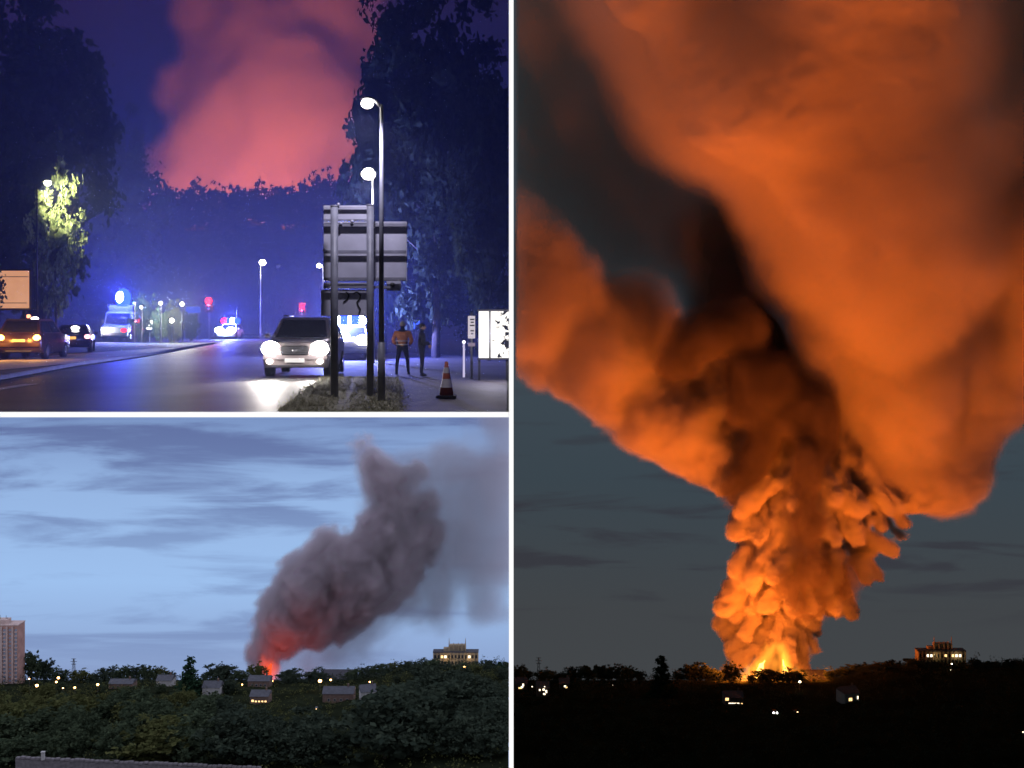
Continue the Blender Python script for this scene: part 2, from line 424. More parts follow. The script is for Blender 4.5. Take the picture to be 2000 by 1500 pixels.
# street sky: deep navy night
YA = 315.; za = CZ+(HZ+200)/F*YA
xa = -(1000+120)/F*YA
M_skyA = sky_mat('night sky', [(0, (.008, .010, .065)), (.55, (.003, .0045, .030)), (1, (.0025, .003, .014))], 0, za, [(0, 0.), (1, .5)], (.012, .012, .05), (.012, .012, .03), (.45, .7), .6)
sky_dome('sky', [[(xa, YA, -.05), (DX0-.004, YA, -.05), (DX0-.004, YA, za), (xa, YA, za)],
                 [(xa, YF+1, za), (xa, YA, za), (DX0-.004, YA, za), (DX0-.004, YF+1, za)],
                 [(xa, YF+1, -.05), (xa, YA, -.05), (xa, YA, za), (xa, YF+1, za)],
                 [(DX0-.004, YA, -.05), (DX0-.004, YF+1, -.05), (DX0-.004, YF+1, za), (DX0-.004, YA, za)]], M_skyA,
         'deep navy night sky above the blue lit street')
# dusk sky
YB = 1000.; zb1 = CZ-(790-HZ)/F*YB; zb0 = CZ-(1560-HZ)/F*YB; xb = -(1000+90)/F*YB
lo_, mid_, hi_ = (.255, .345, .585), (.34, .53, .85), (.18, .27, .52)
M_skyB = sky_mat('dusk sky', [(.0, lo_), (.30, lo_), (.55, mid_), (.8, (.30, .46, .76)), (1, hi_)], zb0, zb1,
                 [(.3, 0.), (.42, .5), (.62, .4), (.75, .75), (.98, 1.)], (.11, .15, .34), (.0042, .004, .034), (.45, .62), .9, seed=2.7)
M_skyB2 = emit('dusk sky overhead', (.43, .46, .62), 1.55)
fz = CZ-(808-HZ)/F*60
sky_dome('sky', [[(xb, YB, zb0), (DX0-.004, YB, zb0), (DX0-.004, YB, zb1), (xb, YB, zb1)],
                 [(xb, 60, fz), (xb, YB, zb1), (DX0-.004, YB, zb1), (DX0-.004, 60, fz)],
                 [(xb, 60, zb0), (xb, YB, zb0), (xb, YB, zb1), (xb, 60, fz)],
                 [(DX0-.004, YB, zb0), (DX0-.004, 60, zb0), (DX0-.004, 60, fz), (DX0-.004, YB, zb1)]], M_skyB,
         'blue dusk sky with streaky grey clouds', M_skyB2)
# night sky behind the great fire
YC = 1150.; zc1 = CZ+(HZ+250)/F*YC; zc0 = CZ-(1600-HZ)/F*YC; xc = (1100)/F*YC
M_skyC = sky_mat('late dusk sky', [(0, (.058, .062, .066)), (.22, (.052, .058, .064)), (.36, (.042, .060, .075)), (.55, (.05, .07, .09)), (1, (.04, .045, .05))], zc0, zc1,
                 [(.2, 0.), (.25, .8), (.34, 1.), (.46, .15), (.7, .1)], (.034, .033, .044), (.0045, .004, .04), (.52, .66), .8, seed=5.3)
sky_dome('sky', [[(DX1+.004, YC, zc0), (xc, YC, zc0), (xc, YC, zc1), (DX1+.004, YC, zc1)],
                 [(DX1+.004, 300, zc1), (DX1+.004, YC, zc1), (xc, YC, zc1), (xc, 300, zc1)],
                 [(xc, YC, zc0), (xc, 300, zc0), (xc, 300, zc1), (xc, YC, zc1)],
                 [(DX1+.004, 300, zc0), (DX1+.004, YC, zc0), (DX1+.004, YC, zc1), (DX1+.004, 300, zc1)]], M_skyC,
         'grey late dusk sky behind the tall orange smoke column')

# ------------------------------------------------------------------ the street
asph = mat('asphalt', (.062, .060, .064), .55, .35, .35, bump=.15, detail=8)
M_pave = mat('pale paving', (.30, .27, .25), .75, .2, .8, detail=6)
M_path = mat('footway tarmac', (.085, .075, .080), .7, .3, .6, bump=.2, detail=8)
M_soil = mat('dark verge', (.028, .034, .022), .9, .4, .8, bump=.4)
M_kerb = mat('kerb stone', (.2, .19, .18), .8, .2, 2)
M_paint = mat('road paint', (.6, .6, .58), .6, .25, 3)
def sheet(name, pts, z, m, label, cat='road', px=True):
    b = MB(); b.poly([Vector((*(G(*p) if px else Vector((*p, 0)))[:2], z)) for p in pts])
    bmesh.ops.triangulate(b.b, faces=b.b.faces)
    o = b.build(name, m); return tag(o, label, cat, kind='structure')
sheet('ground', [(-190, YF+.06), (DX0-.01, YF+.06), (DX0-.01, 312), (-190, 312)], -.03, M_soil, 'dark grassy ground around the street', 'ground', px=False)
sheet('road', [(-120, 804.5), (-120, 770), (0, 744), (150, 716), (300, 694), (420, 672), (480, 652), (560, 648), (640, 668), (660, 700), (640, 735), (590, 785), (570, 804.5)], -.012, asph, 'wide grey road running away under blue light', 'road')
sheet('parking_bay', [(-140, 742), (-140, 722), (0, 703), (150, 690), (260, 683), (330, 679), (345, 684), (260, 694), (150, 708), (0, 722)], -.012, M_pave, 'pale paved strip beside the parked cars on the left', 'pavement')
sheet('footpath', [(775, 804.5), (775, 745), (735, 715), (690, 690), (800, 688), (990, 700), (990, 804.5)], -.012, M_path, 'purple grey footpath beyond the road sign posts', 'path')
def lane_mark(a, b_, w, label):
    A = G(*a); B = G(*b_); d = (B-A).normalized(); n = Vector((-d.y, d.x, 0))*w/2
    bb = MB(); bb.poly([A+n+Vector((0, 0, -.006)), A-n+Vector((0, 0, -.006)), B-n+Vector((0, 0, -.006)), B+n+Vector((0, 0, -.006))])
    return tag(bb.build('road_marking', M_paint), label, 'road marking', kind='structure')
lane_mark((-60, 768), (62, 749), .35, 'worn white line at the left edge of the road')
lane_mark((330, 681), (392, 677), .3, 'faint white line far along the road')
# kerb on the left
kb = MB(); kp = [(-120, 766), (0, 742), (150, 714), (300, 692.5), (420, 671)]
for a, b_ in zip(kp, kp[1:]):
    A = G(*a); B = G(*b_); d = (B-A); n = Vector((-d.y, d.x, 0)).normalized()*.15
    kb.prism([A, B, B+n, A+n], (0, 0, .11))
tag(kb.build('kerb', M_kerb), 'low stone kerb along the left side of the road', 'kerb', kind='structure')
# the wooded hill that closes the street
hv = []; hq = []; xs = np.linspace(-130, 1010, 40)
rows = [(112, 0), (120, 1.5), (130, 6.), (142, 11.), (155, 15.), (172, 17.), (205, 12.)]
for Y, z in rows:
    for x in xs: hv.append(((x-1000)/F*Y if x < 1000 else DX0-.01, Y, z+.6*math.sin(x*.03)+(-.04 if z == 0 else 0)))
nx = len(xs)
for j in range(len(rows)-1):
    for i in range(nx-1): hq.append((j*nx+i, j*nx+i+1, (j+1)*nx+i+1, (j+1)*nx+i))
hill = link(bpy.data.objects.new('hill', np_mesh('hill', hv, hq, [M_soil], True)))
tag(hill, 'dark wooded hillside closing the end of the street', 'hill', kind='structure')
def hill_z(Y): return float(np.interp(Y, [r[0] for r in rows], [r[1] for r in rows]))
def street_tree(px, top, w, Y, label, kind='near', var=None, group=None, base=None):
    z = hill_z(Y) if base is None else base
    p = P(px, top, Y); t = tree('tree', (p.x, Y, z-.05), p.z-z, w/F*Y, label, kind, var, group)
    if px+w*.7 > 985:   # boughs are cut back where they would meet the divider wall
        mw = Matrix.LocRotScale(t.location, t.rotation_euler, t.scale)
        for ch in list(t.children):
            me = ch.data.copy(); b = bmesh.new(); b.from_mesh(me)
            bmesh.ops.delete(b, geom=[v for v in b.verts if (mw @ v.co).x > DX0-.08], context='VERTS')
            b.to_mesh(me); b.free(); ch.data = me
    return t
street_tree(60, -60, 330, 72, 'tall dark tree filling the upper left corner above the billboard', var=0)
street_tree(222, 215, 205, 102, 'dark tree whose leafy edge stands against the left side of the pink smoke', var=1)
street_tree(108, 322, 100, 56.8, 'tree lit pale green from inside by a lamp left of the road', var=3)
street_tree(-30, 260, 190, 62, 'dark tree at the far left behind the orange billboard', var=1)
street_tree(178, 430, 150, 105, 'dark low tree behind the blue beacon vehicle', var=0)
street_tree(850, -70, 330, 50, 'tall dark tree filling the right side behind the white hoarding', var=1)
street_tree(752, 20, 170, 56, 'dark tree whose leaves catch the two upper street lamps', var=2)
street_tree(955, 120, 170, 46, 'dark tree at the right edge above the white hoarding', var=0)
street_tree(690, 395, 150, 104, 'dark tree behind the back of the road sign', var=1)
street_tree(830, 350, 190, 66, 'low dark tree above the two people on the footpath', var=0)
street_tree(920, 430, 170, 58, 'dark bushy tree directly behind the white hoarding', var=2)
for i, (px, top) in enumerate([(318, 352), (352, 360), (388, 348), (428, 354), (462, 357), (494, 350), (530, 355), (566, 349), (604, 338), (640, 326), (672, 330), (712, 340)]):
    lab = ['first', 'second', 'third', 'fourth', 'fifth', 'sixth', 'seventh', 'eighth', 'ninth', 'tenth', 'eleventh', 'twelfth'][i]
    street_tree(px, top, 52+(i*7) % 17, 162, lab+' dark treetop from the left along the ridge below the pink smoke', 'far', i, 'trees along the ridge')
for i in range(21):
    px = 255+(i % 7)*68+(i//7)*22+trnd.uniform(-8, 8); Y = (150, 136, 122)[i//7]; top = (385, 440, 510)[i//7]+trnd.uniform(-12, 12)
    street_tree(px, top, 92, Y, 'navy dark tree on the wooded slope below the ridge', 'far', i, 'trees on the wooded slope below the ridge')
clock('street setting')

# ------------------------------------------------------------------ pink smoke over the ridge
def cap(T, x0, y0, x1, y1, r0, r1, d0=0, d1=0):
    return (P(x0, y0, T+d0), P(x1, y1, T+d1), r0*T/F, r1*T/F)
M_smokeA = smoke_mat('smoke', (.55, .50, .50), .12, .03)
pa = empty('smoke_plume', (0, 0, 0)); tag(pa, 'broad pink smoke cloud glowing behind the dark ridge of the street', 'smoke plume')
ca = [cap(235, x, y, x, y-20, r, r*.95, d, d) for x, y, r, d in
      [(440, 370, 100, 0), (560, 380, 110, 0), (650, 350, 90, 5), (435, 250, 85, 5), (545, 240, 100, 0), (640, 220, 90, 8), (440, 140, 85, 10), (560, 120, 100, 5), (650, 80, 95, 12), (445, 10, 100, 15), (590, -20, 110, 10), (520, -90, 110, 15), (365, 350, 45, 0), (700, 250, 60, 10)]]
smoke(('cloud', 'cloud_edge'), ca, 1.25, 7., [('n', 3.5, 16., 1.), ('n', 1.8, 7., 1.), ('n', .9, 3.2, 1.)], (6, 22), 11., 9., 9.5, M_smokeA, veil_mat('street smoke', (.75, .70, .70), .30), pa, 3)
for x in (380, 500, 620):
    lamp(pa, P(x, 440, 190), (1, .21, .075), PINK, 4, falloff='Quadratic')
clock('street smoke')
# ------------------------------------------------------------------ lamps and signals of the street
M_steel = mat('galvanised steel', (.32, .33, .35), .45, .2, 6, metal=.6)
M_grey = mat('grey paint', (.17, .175, .22), .5, .2, 5)
M_alu = mat('sheet aluminium', (.50, .50, .62), .5, .12, 2, metal=.25)
M_black = mat('black plastic', (.02, .02, .022), .5, .2, 8)
M_rubber = mat('rubber', (.018, .018, .02), .85, .2, 8)
M_lampw = emit('lamp white', (1, .93, .78), 26)
M_lampd = mat('lamp glass', (.55, .55, .6), .3, .1)
def street_lamp(hx, hy, pxp, Y, label, lit=60, fat=1.0, r=.16, m=None, pm=None, lc=(.86, .82, 1), aim=(0, -.1, -1), cone=150):
    head = P(hx, hy, Y); bx = P(pxp, hy, Y).x
    t = empty('street_lamp', (bx, Y, 0)); tag(t, label, 'street lamp')
    h = head.z; dx = head.x-bx
    MB().tube((0, 0, -.02), (0, 0, 1.2), .085*fat, .085*fat, 12).tube((0, 0, 1.2), (0, 0, h-.05), .062*fat, .042*fat, 10).build('pole', pm or M_steel, t, True)
    if abs(dx) > .05: MB().tube((0, 0, h-.1), (dx*.6, 0, h+.06), .035, .03, 8).build('arm', pm or M_steel, t, True)
    MB().ball((dx, 0, h+.06), r*.9, 1.4, 1.1, .45).build('head', M_grey, t, True)
    MB().ball((dx, -.05, h-.04), r, 1.15, 1, .95).build('lamp_lens', m or (M_lampw if lit else M_lampd), t, True)
    if lit: lamp(t, (dx, -.6, h-.35), lc, lit, .12, 'SPOT', aim=aim, cone=math.radians(cone), blend=.6)
    return t
street_lamp(720, 338, 728, 44, 'bright lit street lamp directly above the back of the road sign', 900, r=.25)
street_lamp(718, 199, 745, 21.2, 'lit street lamp among the tree leaves on the column in front of the sign', 400, r=.105, fat=.85, pm=M_grey, aim=(0, .05, -1), cone=165)
street_lamp(513, 512, 509, 108, 'white lit street lamp on a slim pole behind the oncoming car', 420, r=.3)
street_lamp(545, 521, 540, 128, 'small pale unlit street lamp right of the lit slim lamp', 0, r=.3)
street_lamp(624, 518, 631, 92, 'small street lamp at the left edge of the road sign', 120, r=.2)
street_lamp(922, 591, 917, 66, 'small unlit lamp above the left end of the white hoarding', 0, r=.14)
street_lamp(94, 356, 72, 55.0, 'lamp shining into the pale green tree on the left', 5000, r=.16, m=emit('lamp green white', (1, 1, .62), 14), pm=M_black, lc=(1, .98, .66), aim=(.3, 1, -.12), cone=100)
M_red = emit('red signal', (1, .012, .03), 7)
def traffic_light(px, py, Y, label, r):
    p = P(px, py, Y); t = empty('traffic_light', (p.x, Y, 0)); tag(t, label, 'traffic light', 'traffic lights along the road')
    MB().tube((0, .1, -.02), (0, .1, p.z+.3), .06, .05, 10).build('pole', M_grey, t, True)
    MB().box((0, 0, p.z-.32), (.42, .2, 1.15), bev=.05).build('housing', M_black, t)
    MB().box((0, .04, p.z-.32), (.62, .03, 1.4), bev=.01).build('backing_board', M_black, t)
    for k in range(3):
        z = p.z-.34*k
        MB().ball((0, -.11, z), r if k == 0 else .12, 1, .35, 1).build('lens', M_red if k == 0 else M_lampd, t, True)
        MB().tube((0, -.08, z), (0, -.24, z-.01), .15, .15, 12, False).build('visor', M_black, t, True)
    lamp(t, (0, -.45, p.z), (1, .03, .06), 900, .1)
traffic_light(408, 588, 98, 'red traffic light shining left of the blue police lights', .32)
traffic_light(590, 599, 104, 'red traffic light shining just above the oncoming car roof', .24)

# ------------------------------------------------------------------ road sign seen from behind
t = empty('road_sign', (P(700, 600, 22.3).x, 22.3, 0)); tag(t, 'large road sign seen from behind on two thick posts', 'road sign')
ox = t.location.x
def rel(px, py, Y): p = P(px, py, Y); return Vector((p.x-ox, Y-22.3, p.z))
def post(px, pb, top, w, Y):
    z1 = P(px, top, Y).z; x = P(px, 600, Y).x-ox
    MB().tube((x, Y-22.3, -.05), (x, Y-22.3, z1), w/F*Y/2, None, 16).tube((x, Y-22.3, z1), (x, Y-22.3, z1+.03), w/F*Y/2*1.06, None, 16).build('post', M_grey, t, True)
post(653, 785, 404, 15, 21.9); post(723, 780, 402, 14, 22.2)
def panel(x0, y0, x1, y1, Y=22.62):
    a = rel(x0, y0, Y); b = rel(x1, y1, Y)
    o = MB().box(((a.x+b.x)/2, a.y, (a.z+b.z)/2), (b.x-a.x, .025, a.z-b.z), bev=.008).build('panel', M_alu, t)
    return o
panel(632, 404, 722, 431); panel(632, 434, 795, 549); panel(632, 552, 716, 563); panel(627, 566, 722, 617)
panel(755, 548, 783, 568)
M_rail = mat('dark rail', (.20, .20, .26), .5, .2, 4)
def rail(x0, x1, y, w, m=M_rail):
    a = rel(x0, y, 22.5); b = rel(x1, y, 22.5); h = w/F*22.5
    MB().box(((a.x+b.x)/2, a.y, a.z), (b.x-a.x, .06, h), bev=.006).build('rail', m, t)
rail(632, 722, 404, 5, M_alu); rail(632, 722, 430, 4); rail(632, 795, 440, 6); rail(632, 795, 434.5, 3, M_alu); rail(632, 793, 492, 6); rail(632, 793, 545, 6); rail(632, 770, 561, 5)
for px, py in ((688, 432), (661, 399), (634, 489), (666, 436)):
    p = rel(px, py, 22.42); MB().ball(p, .035).build('clamp_bolt', M_alu, t, True)
p = rel(766, 556, 22.45); MB().tube(p, p+Vector((0, .14, 0)), .045, None, 12).build('socket', M_black, t, True)
# black scrawl on the lower panel
for pts in ([(676, 570), (682, 577), (678, 585), (671, 590)], [(690, 574), (697, 570), (704, 576), (703, 584), (697, 590), (700, 598), (704, 604), (701, 612)]):
    q = [rel(*c, 22.595) for c in pts]
    cu = MB()
    for a, b_ in zip(q, q[1:]): cu.tube(a, b_, .016, None, 6)
    cu.build('painted_mark', M_black, t)
# grass island under the sign
gv = []; gq = []; N = 28  # rows and columns
for j in range(N):
    for i in range(N):
        u, v = i/(N-1), j/(N-1)
        px = 575+u*205-(v*30 if u < .5 else 0)+(1-v)*25*(1-u)*2; py = 740+v*64.5
        g = G(px, py); e = min(1, min(u, 1-u, v*1.2)*4, (1-v)*1.3+.02)
        gv.append((g.x, g.y, .02+.16*e+.02*math.sin(px*.3)*math.cos(py*.4)))
gv += [(gv[(N-1)*N+i][0], gv[(N-1)*N+i][1]-.003, -.028) for i in range(N)]
for j in range(N):
    for i in range(N-1): gq.append((j*N+i, j*N+i+1, (j+1)*N+i+1, (j+1)*N+i))
M_turf = mat('dry turf', (.26, .25, .17), .9, .5, 9, bump=.6, detail=8)
isl = link(bpy.data.objects.new('verge', np_mesh('verge', gv, gq, [M_turf], True))); tag(isl, 'grassy mound at the foot of the road sign posts', 'verge', kind='structure')
pts = np.array(gv[:N*N]); n = 3800; sel = pts[rng.integers(0, len(pts), n)]+rng.normal(0, .07, (n, 3))*np.array([1, 1.6, 0])
hgt = rng.uniform(.02, .085, n)[:, None]; ang = rng.uniform(0, 6.28, n); wd = np.stack([np.cos(ang), np.sin(ang), 0*ang], 1)*.016
lean = rng.normal(0, .05, (n, 3))*np.array([1, 1, 0]); up = np.array([[0, 0, 1.]])*hgt+lean
V = np.stack([sel-wd, sel+wd, sel+up], 1).reshape(-1, 3)
M_grass = leaf_mat('dry grass', (.15, .15, .09), (.36, .34, .24))
gr = link(bpy.data.objects.new('grass', np_mesh('grass', V, np.arange(n*3).reshape(-1, 3), [M_grass]))); tag(gr, 'short dry grass on the mound under the road sign', 'grass', kind='stuff')

# ------------------------------------------------------------------ vehicles
M_glass = mat('car glass', (.012, .013, .018), .08, .1, 1, spec=.8)
M_chrome = mat('chrome', (.6, .6, .62), .18, .05, 3, metal=.9)
M_hl = emit('headlight glow', (1, .96, .88), 60)
M_tail = emit('tail light', (1, .08, .03), 9)
M_amber = emit('amber indicator', (1, .48, .06), 24)
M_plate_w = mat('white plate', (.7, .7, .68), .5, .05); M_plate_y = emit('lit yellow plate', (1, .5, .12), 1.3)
M_blue = emit('blue beacon', (.02, .07, 1), 4); M_bluew = emit('blue white beacon', (.62, .8, 1), 60)
def ring(y, zb, zt, hb, ht, e=.12):
    """car cross-section: bottom half-width hb, top half-width ht"""
    zs = zb+(zt-zb)*.45; hm = max(hb, ht)*1.02
    pts = [(-hb, zb), (-hm, zb+(zs-zb)*.5), (-hm, zs), (-(hm*.3+ht*.7), zt-e*.4), (-(ht-e), zt), (ht-e, zt), (hm*.3+ht*.7, zt-e*.4), (hm, zs), (hm, zb+(zs-zb)*.5), (hb, zb)]
    return [Vector((x, y, z)) for x, z in pts]
def car(name, loc, rz, label, body_m, prof, cabin, hw, front='headlight', lights=None, roof_rail=False, beacon=None, group=None, cat='car', plate=None, wheel_r=.34, wheels=None):
    """prof: (y, z_bottom, z_top, half width) from nose (-y) to tail; cabin: (y_base_front, y_roof_front, y_roof_rear, y_base_rear, z_base, z_roof)"""
    t = empty(name, loc, rz); tag(t, label, cat, group)
    b = MB(); b.loft([ring(y, zb, zt, w*.94, w*.97) for y, zb, zt, w in prof]); b.build('body', body_m, t, True)
    y0, y1, y2, y3, zb, zr = cabin; cw = hw*.93; rw = hw*.74
    c = MB(); c.loft([[Vector((s*cw, y, zb)) for y, s in ((y0, -1), (y0, 1), (y3, 1), (y3, -1))], [Vector((s*rw, y, zr-.06)) for y, s in ((y1, -1), (y1, 1), (y2, 1), (y2, -1))],
                      [Vector((s*rw*.9, y, zr)) for y, s in ((y1+.12, -1), (y1+.12, 1), (y2-.12, 1), (y2-.12, -1))]])
    c.build('roof', body_m, t)
    def lerp(a, b_, k): return a+(b_-a)*k
    def glass(nm, q):
        ctr = sum(q, Vector())/4; n = (q[1]-q[0]).cross(q[2]-q[0]).normalized()
        if n.dot(ctr-Vector((0, (y1+y2)/2, zb))) < 0: n = -n
        MB().prism([p+n*.004 for p in q], n*.012).build(nm, M_glass, t)
    def quad(a, b_, k0, k1, m0=.06, m1=.94):
        A0, A1 = lerp(a[0], a[1], m0), lerp(a[0], a[1], m1); B0, B1 = lerp(b_[0], b_[1], m0), lerp(b_[0], b_[1], m1)
        return [lerp(A0, B0, k0), lerp(A1, B1, k0), lerp(A1, B1, k1), lerp(A0, B0, k1)]
    fb = [Vector((-cw, y0, zb)), Vector((cw, y0, zb))]; ft = [Vector((-rw, y1, zr-.06)), Vector((rw, y1, zr-.06))]
    rb = [Vector((-cw, y3, zb)), Vector((cw, y3, zb))]; rt = [Vector((-rw, y2, zr-.06)), Vector((rw, y2, zr-.06))]
    glass('windscreen', quad(fb, ft, .06, .95)); glass('rear_window', quad(rb, rt, .12, .9))
    for s in (-1, 1):
        sb = [Vector((s*cw, y0, zb)), Vector((s*cw, y3, zb))]; st = [Vector((s*rw, y1, zr-.06)), Vector((s*rw, y2, zr-.06))]
        glass('side_window', quad(sb, st, .08, .92, .08, .48)); glass('side_window', quad(sb, st, .08, .92, .52, .92))
        MB().box((s*(hw+.1), y0+.35, zb+.08), (.2, .12, .14), bev=.04).build('wing_mirror', body_m, t)
    yf = prof[0][0]; yr = prof[-1][0]
    for y in (wheels or (yf+.85, yr-.85)):
        for s in (-1, 1):
            w = MB().tube((s*(hw-.21), y, wheel_r), (s*(hw+.01), y, wheel_r), wheel_r, None, 20).build('wheel', M_rubber, t, True)
            MB().tube((s*(hw-.1), y, wheel_r), (s*(hw+.02), y, wheel_r), wheel_r*.62, wheel_r*.58, 16).build('rim', M_chrome, w)
    zf = prof[1][2]
    MB().box((0, yf+.06, prof[0][1]+.2), (hw*1.9, .22, .2), bev=.05).build('bumper', body_m, t)
    MB().box((0, yr-.04, prof[-1][1]+.2), (hw*1.9, .2, .2), bev=.05).build('bumper', body_m, t)
    if roof_rail:
        for s in (-1, 1): MB().tube((s*rw*.92, y1+.2, zr+.05), (s*rw*.92, y2-.2, zr+.05), .025, None, 8).build('roof_rail', M_chrome, t, True)
    return t, (yf, yr, hw, zf, zr, rw)
def unit_front(t, d, hz, col_m, r, sp=.72):
    yf = d[0]
    for s in (-1, 1): MB().ball((s*d[2]*sp, yf-.0, hz), r, 1.15, .35, .85).build('headlight', col_m, t, True)
paint_silver = mat('silver brown paint', (.36, .31, .31), .35, .08, 2, metal=.4)
paint_dark = mat('dark blue paint', (.02, .022, .035), .3, .1, 2, metal=.2)
paint_brown = mat('dark maroon paint', (.045, .022, .022), .35, .1, 2, metal=.2)
paint_white = mat('white paint', (.62, .63, .66), .35, .05, 2)
SUV = [(-2.25, .38, .86, .84), (-2.12, .28, 1.0, .93), (-1.2, .26, 1.10, .95), (-.9, .26, 1.14, .95), (2.0, .28, 1.12, .94), (2.25, .4, 1.05, .88)]
SUVC = (-1.05, -.35, 1.75, 2.18, 1.10, 1.74)
HATCH = [(-1.95, .36, .70, .76), (-1.8, .26, .82, .84), (-.9, .24, .95, .86), (1.5, .26, .98, .86), (1.95, .36, .92, .78)]
HATCHC = (-1.0, -.3, 1.15, 1.82, .92, 1.46)
# oncoming SUV with blazing headlights
g = G(569, 738)
t, d = car('car', (g.x, g.y+2.3, 0), .04, 'silver brown SUV driving towards the viewer with both headlights blazing', paint_silver, SUV, SUVC, .95, roof_rail=True)
for s in (-1, 1):
    MB().ball((s*.70, -2.2, .83), .21, 1.25, .5, 1.05).build('headlight', M_hl, t, True)
    MB().ball((s*.72, -2.27, .47), .07, 1.2, .5, 1).build('fog_light', M_lampw, t, True)
    lamp(t, (s*.70, -2.55, .82), (1, .93, .86), 650, .1, 'SPOT', aim=(0, -1, -.09), cone=math.radians(75), blend=.9)
    lamp(t, (s*.70, -2.7, .82), (1, .93, .9), 40, .1)
gl = MB().box((0, -2.26, .78), (.8, .06, .26), bev=.03).build('grille', M_black, t)
for k in range(4): MB().box((0, -2.295, .69+k*.06), (.78, .02, .018)).build('bar', M_chrome, gl)
MB().ball((0, -2.31, .78), .075, 1, .3, .8).build('badge', M_chrome, t, True)
MB().box((0, -2.30, .5), (.56, .015, .12)).build('number_plate', M_plate_w, t)
MB().box((0, -2.27, .34), (1.5, .05, .05), bev=.01).build('lower_trim', M_chrome, t)
# police car behind it with the light bar on
g = G(672, 702)
t, d = car('police_car', (g.x, g.y+2, 0), .1, 'white police car with blue white roof lights flashing behind the road sign', paint_white, HATCH, HATCHC, .86, cat='police car')
bar = MB().box((0, .25, 1.55), (1.15, .32, .1), bev=.04).build('light_bar', M_lampd, t)
for k in range(5): MB().ball((-.56+.25*k, .16, 1.66), .3 if k in (1, 3) else .24, 1, .8, 1).build('beacon', M_blue if k in (1, 3) else M_bluew, bar, True)
for s in (-1, 1): MB().ball((s*.6, -1.9, .8), .27, 1.2, .4, 1).build('headlight', M_lampw, t, True)
MB().box((0, -1.9, .46), (.52, .02, .11)).build('number_plate', M_plate_w, t)
MB().box((0, -1.66, .80), (1.3, .5, .012), (.12, 'X')).build('blue_stripe', mat('blue decal', (.03, .08, .4), .4, .05), t)
lamp(t, (-.2, -.7, 1.85), (.05, .09, 1), 7500, .2); lamp(t, (-.3, -.6, 1.75), (.55, .6, 1), 3500, .2)
# far police car
g = G(450, 662)
t, d = car('police_car', (g.x, g.y, 0), .0, 'distant police car with white and blue lights in the middle of the road', paint_white, HATCH, HATCHC, .86, cat='police car')
bar = MB().box((0, .25, 1.55), (1.2, .32, .1), bev=.04).build('light_bar', M_lampd, t)
for k, m in enumerate((M_red, M_blue, M_bluew, M_blue)): MB().ball((-.6+.4*k, .1, 1.72), .36, 1, .7, .9).build('beacon', m, bar, True)
for s in (-1, 1): MB().ball((s*.55, -1.9, .85), .38, 1.2, .4, .8).build('headlight', M_bluew, t, True)
MB().box((0, -1.95, .42), (.52, .02, .11)).build('number_plate', M_plate_w, t)
MB().tube((.3, 1.2, 1.46), (.3, 1.2, 2.9), .03, .015, 6).build('aerial', M_lampd, t)
lamp(t, (0, -1.2, 2.3), (.05, .08, 1), 8500, .3); lamp(t, (0, -2.6, .9), (.6, .75, 1), 1500, .3)
# parked cars on the left, seen from behind
def rear(t, yr, hw, z, m, r, plate, glow=True):
    for s in (-1, 1): MB().ball((s*hw*.78, yr+.0, z), r, 1.1, .4, .9).build('tail_light', m, t, True)
    MB().box((0, yr+.05, z-.12), (.52, .02, .12)).build('number_plate', plate, t)
g = G(27, 702)
t, d = car('car', (g.x, g.y+2.1, 0), PI+.12, 'dark maroon car at the left edge with both amber hazard lights on', paint_brown, SUV, SUVC, .93)
rear(t, 2.22, .93, .93, M_amber, .15, M_plate_w)
MB().box((0, 2.32, .36), (1.1, .04, .1), bev=.02).build('rear_step', M_chrome, t)
MB().ball((.1, .6, 1.86), .1, 1, 1, .8).build('roof_light', emit('red roof lamp', (1, .25, .1), 6), t, True)
MB().ball((-.35, 1.2, 1.74), .1, 1.6, .8, .8).build('roof_lamp', M_lampw, t, True)
for s in (-1, 1): lamp(t, (s*.72, 2.7, .95), (1, .45, .06), 110, .1)
g = G(118, 689)
t, d = car('car', (g.x, g.y+2, 0), PI+.3, 'dark car with a lit yellow number plate parked behind the hazard light car', paint_dark, HATCH, HATCHC, .9)
MB().box((0.2, 1.99, .78), (.75, .02, .15)).build('number_plate', M_plate_y, t)
for s in (-1, 1): MB().ball((s*.72, 1.93, .84), .13, 1.2, .4, .9).build('tail_light', M_tail if s > 0 else emit('pink tail light', (1, .4, .4), 5), t, True)
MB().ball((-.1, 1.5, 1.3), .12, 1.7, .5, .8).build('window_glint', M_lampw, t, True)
MB().ball((-.98, .9, .8), .11, .5, 1.6, 1.2).build('side_lamp', emit('blue side lamp', (.2, .25, 1), 5), t, True)
lamp(t, (0.2, 2.5, .8), (1, .4, .12), 14, .1)
g = G(245, 667)
t, d = car('car', (g.x, g.y+1, 0), PI-.2, 'dark hatchback in front of the blue beacon on the left', paint_dark, [(a, b_, c*1.12, e*1.05) for a, b_, c, e in SUV], (-1.05, -.35, 1.75, 2.18, 1.2, 2.0), 1.0)
for s in (-1, 1): MB().ball((s*.8, 2.2, 1.1), .14, 1, .4, 1.4).build('tail_light', M_tail, t, True)
MB().box((0, 2.33, .5), (1.1, .03, .08)).build('number_plate', M_plate_w, t)
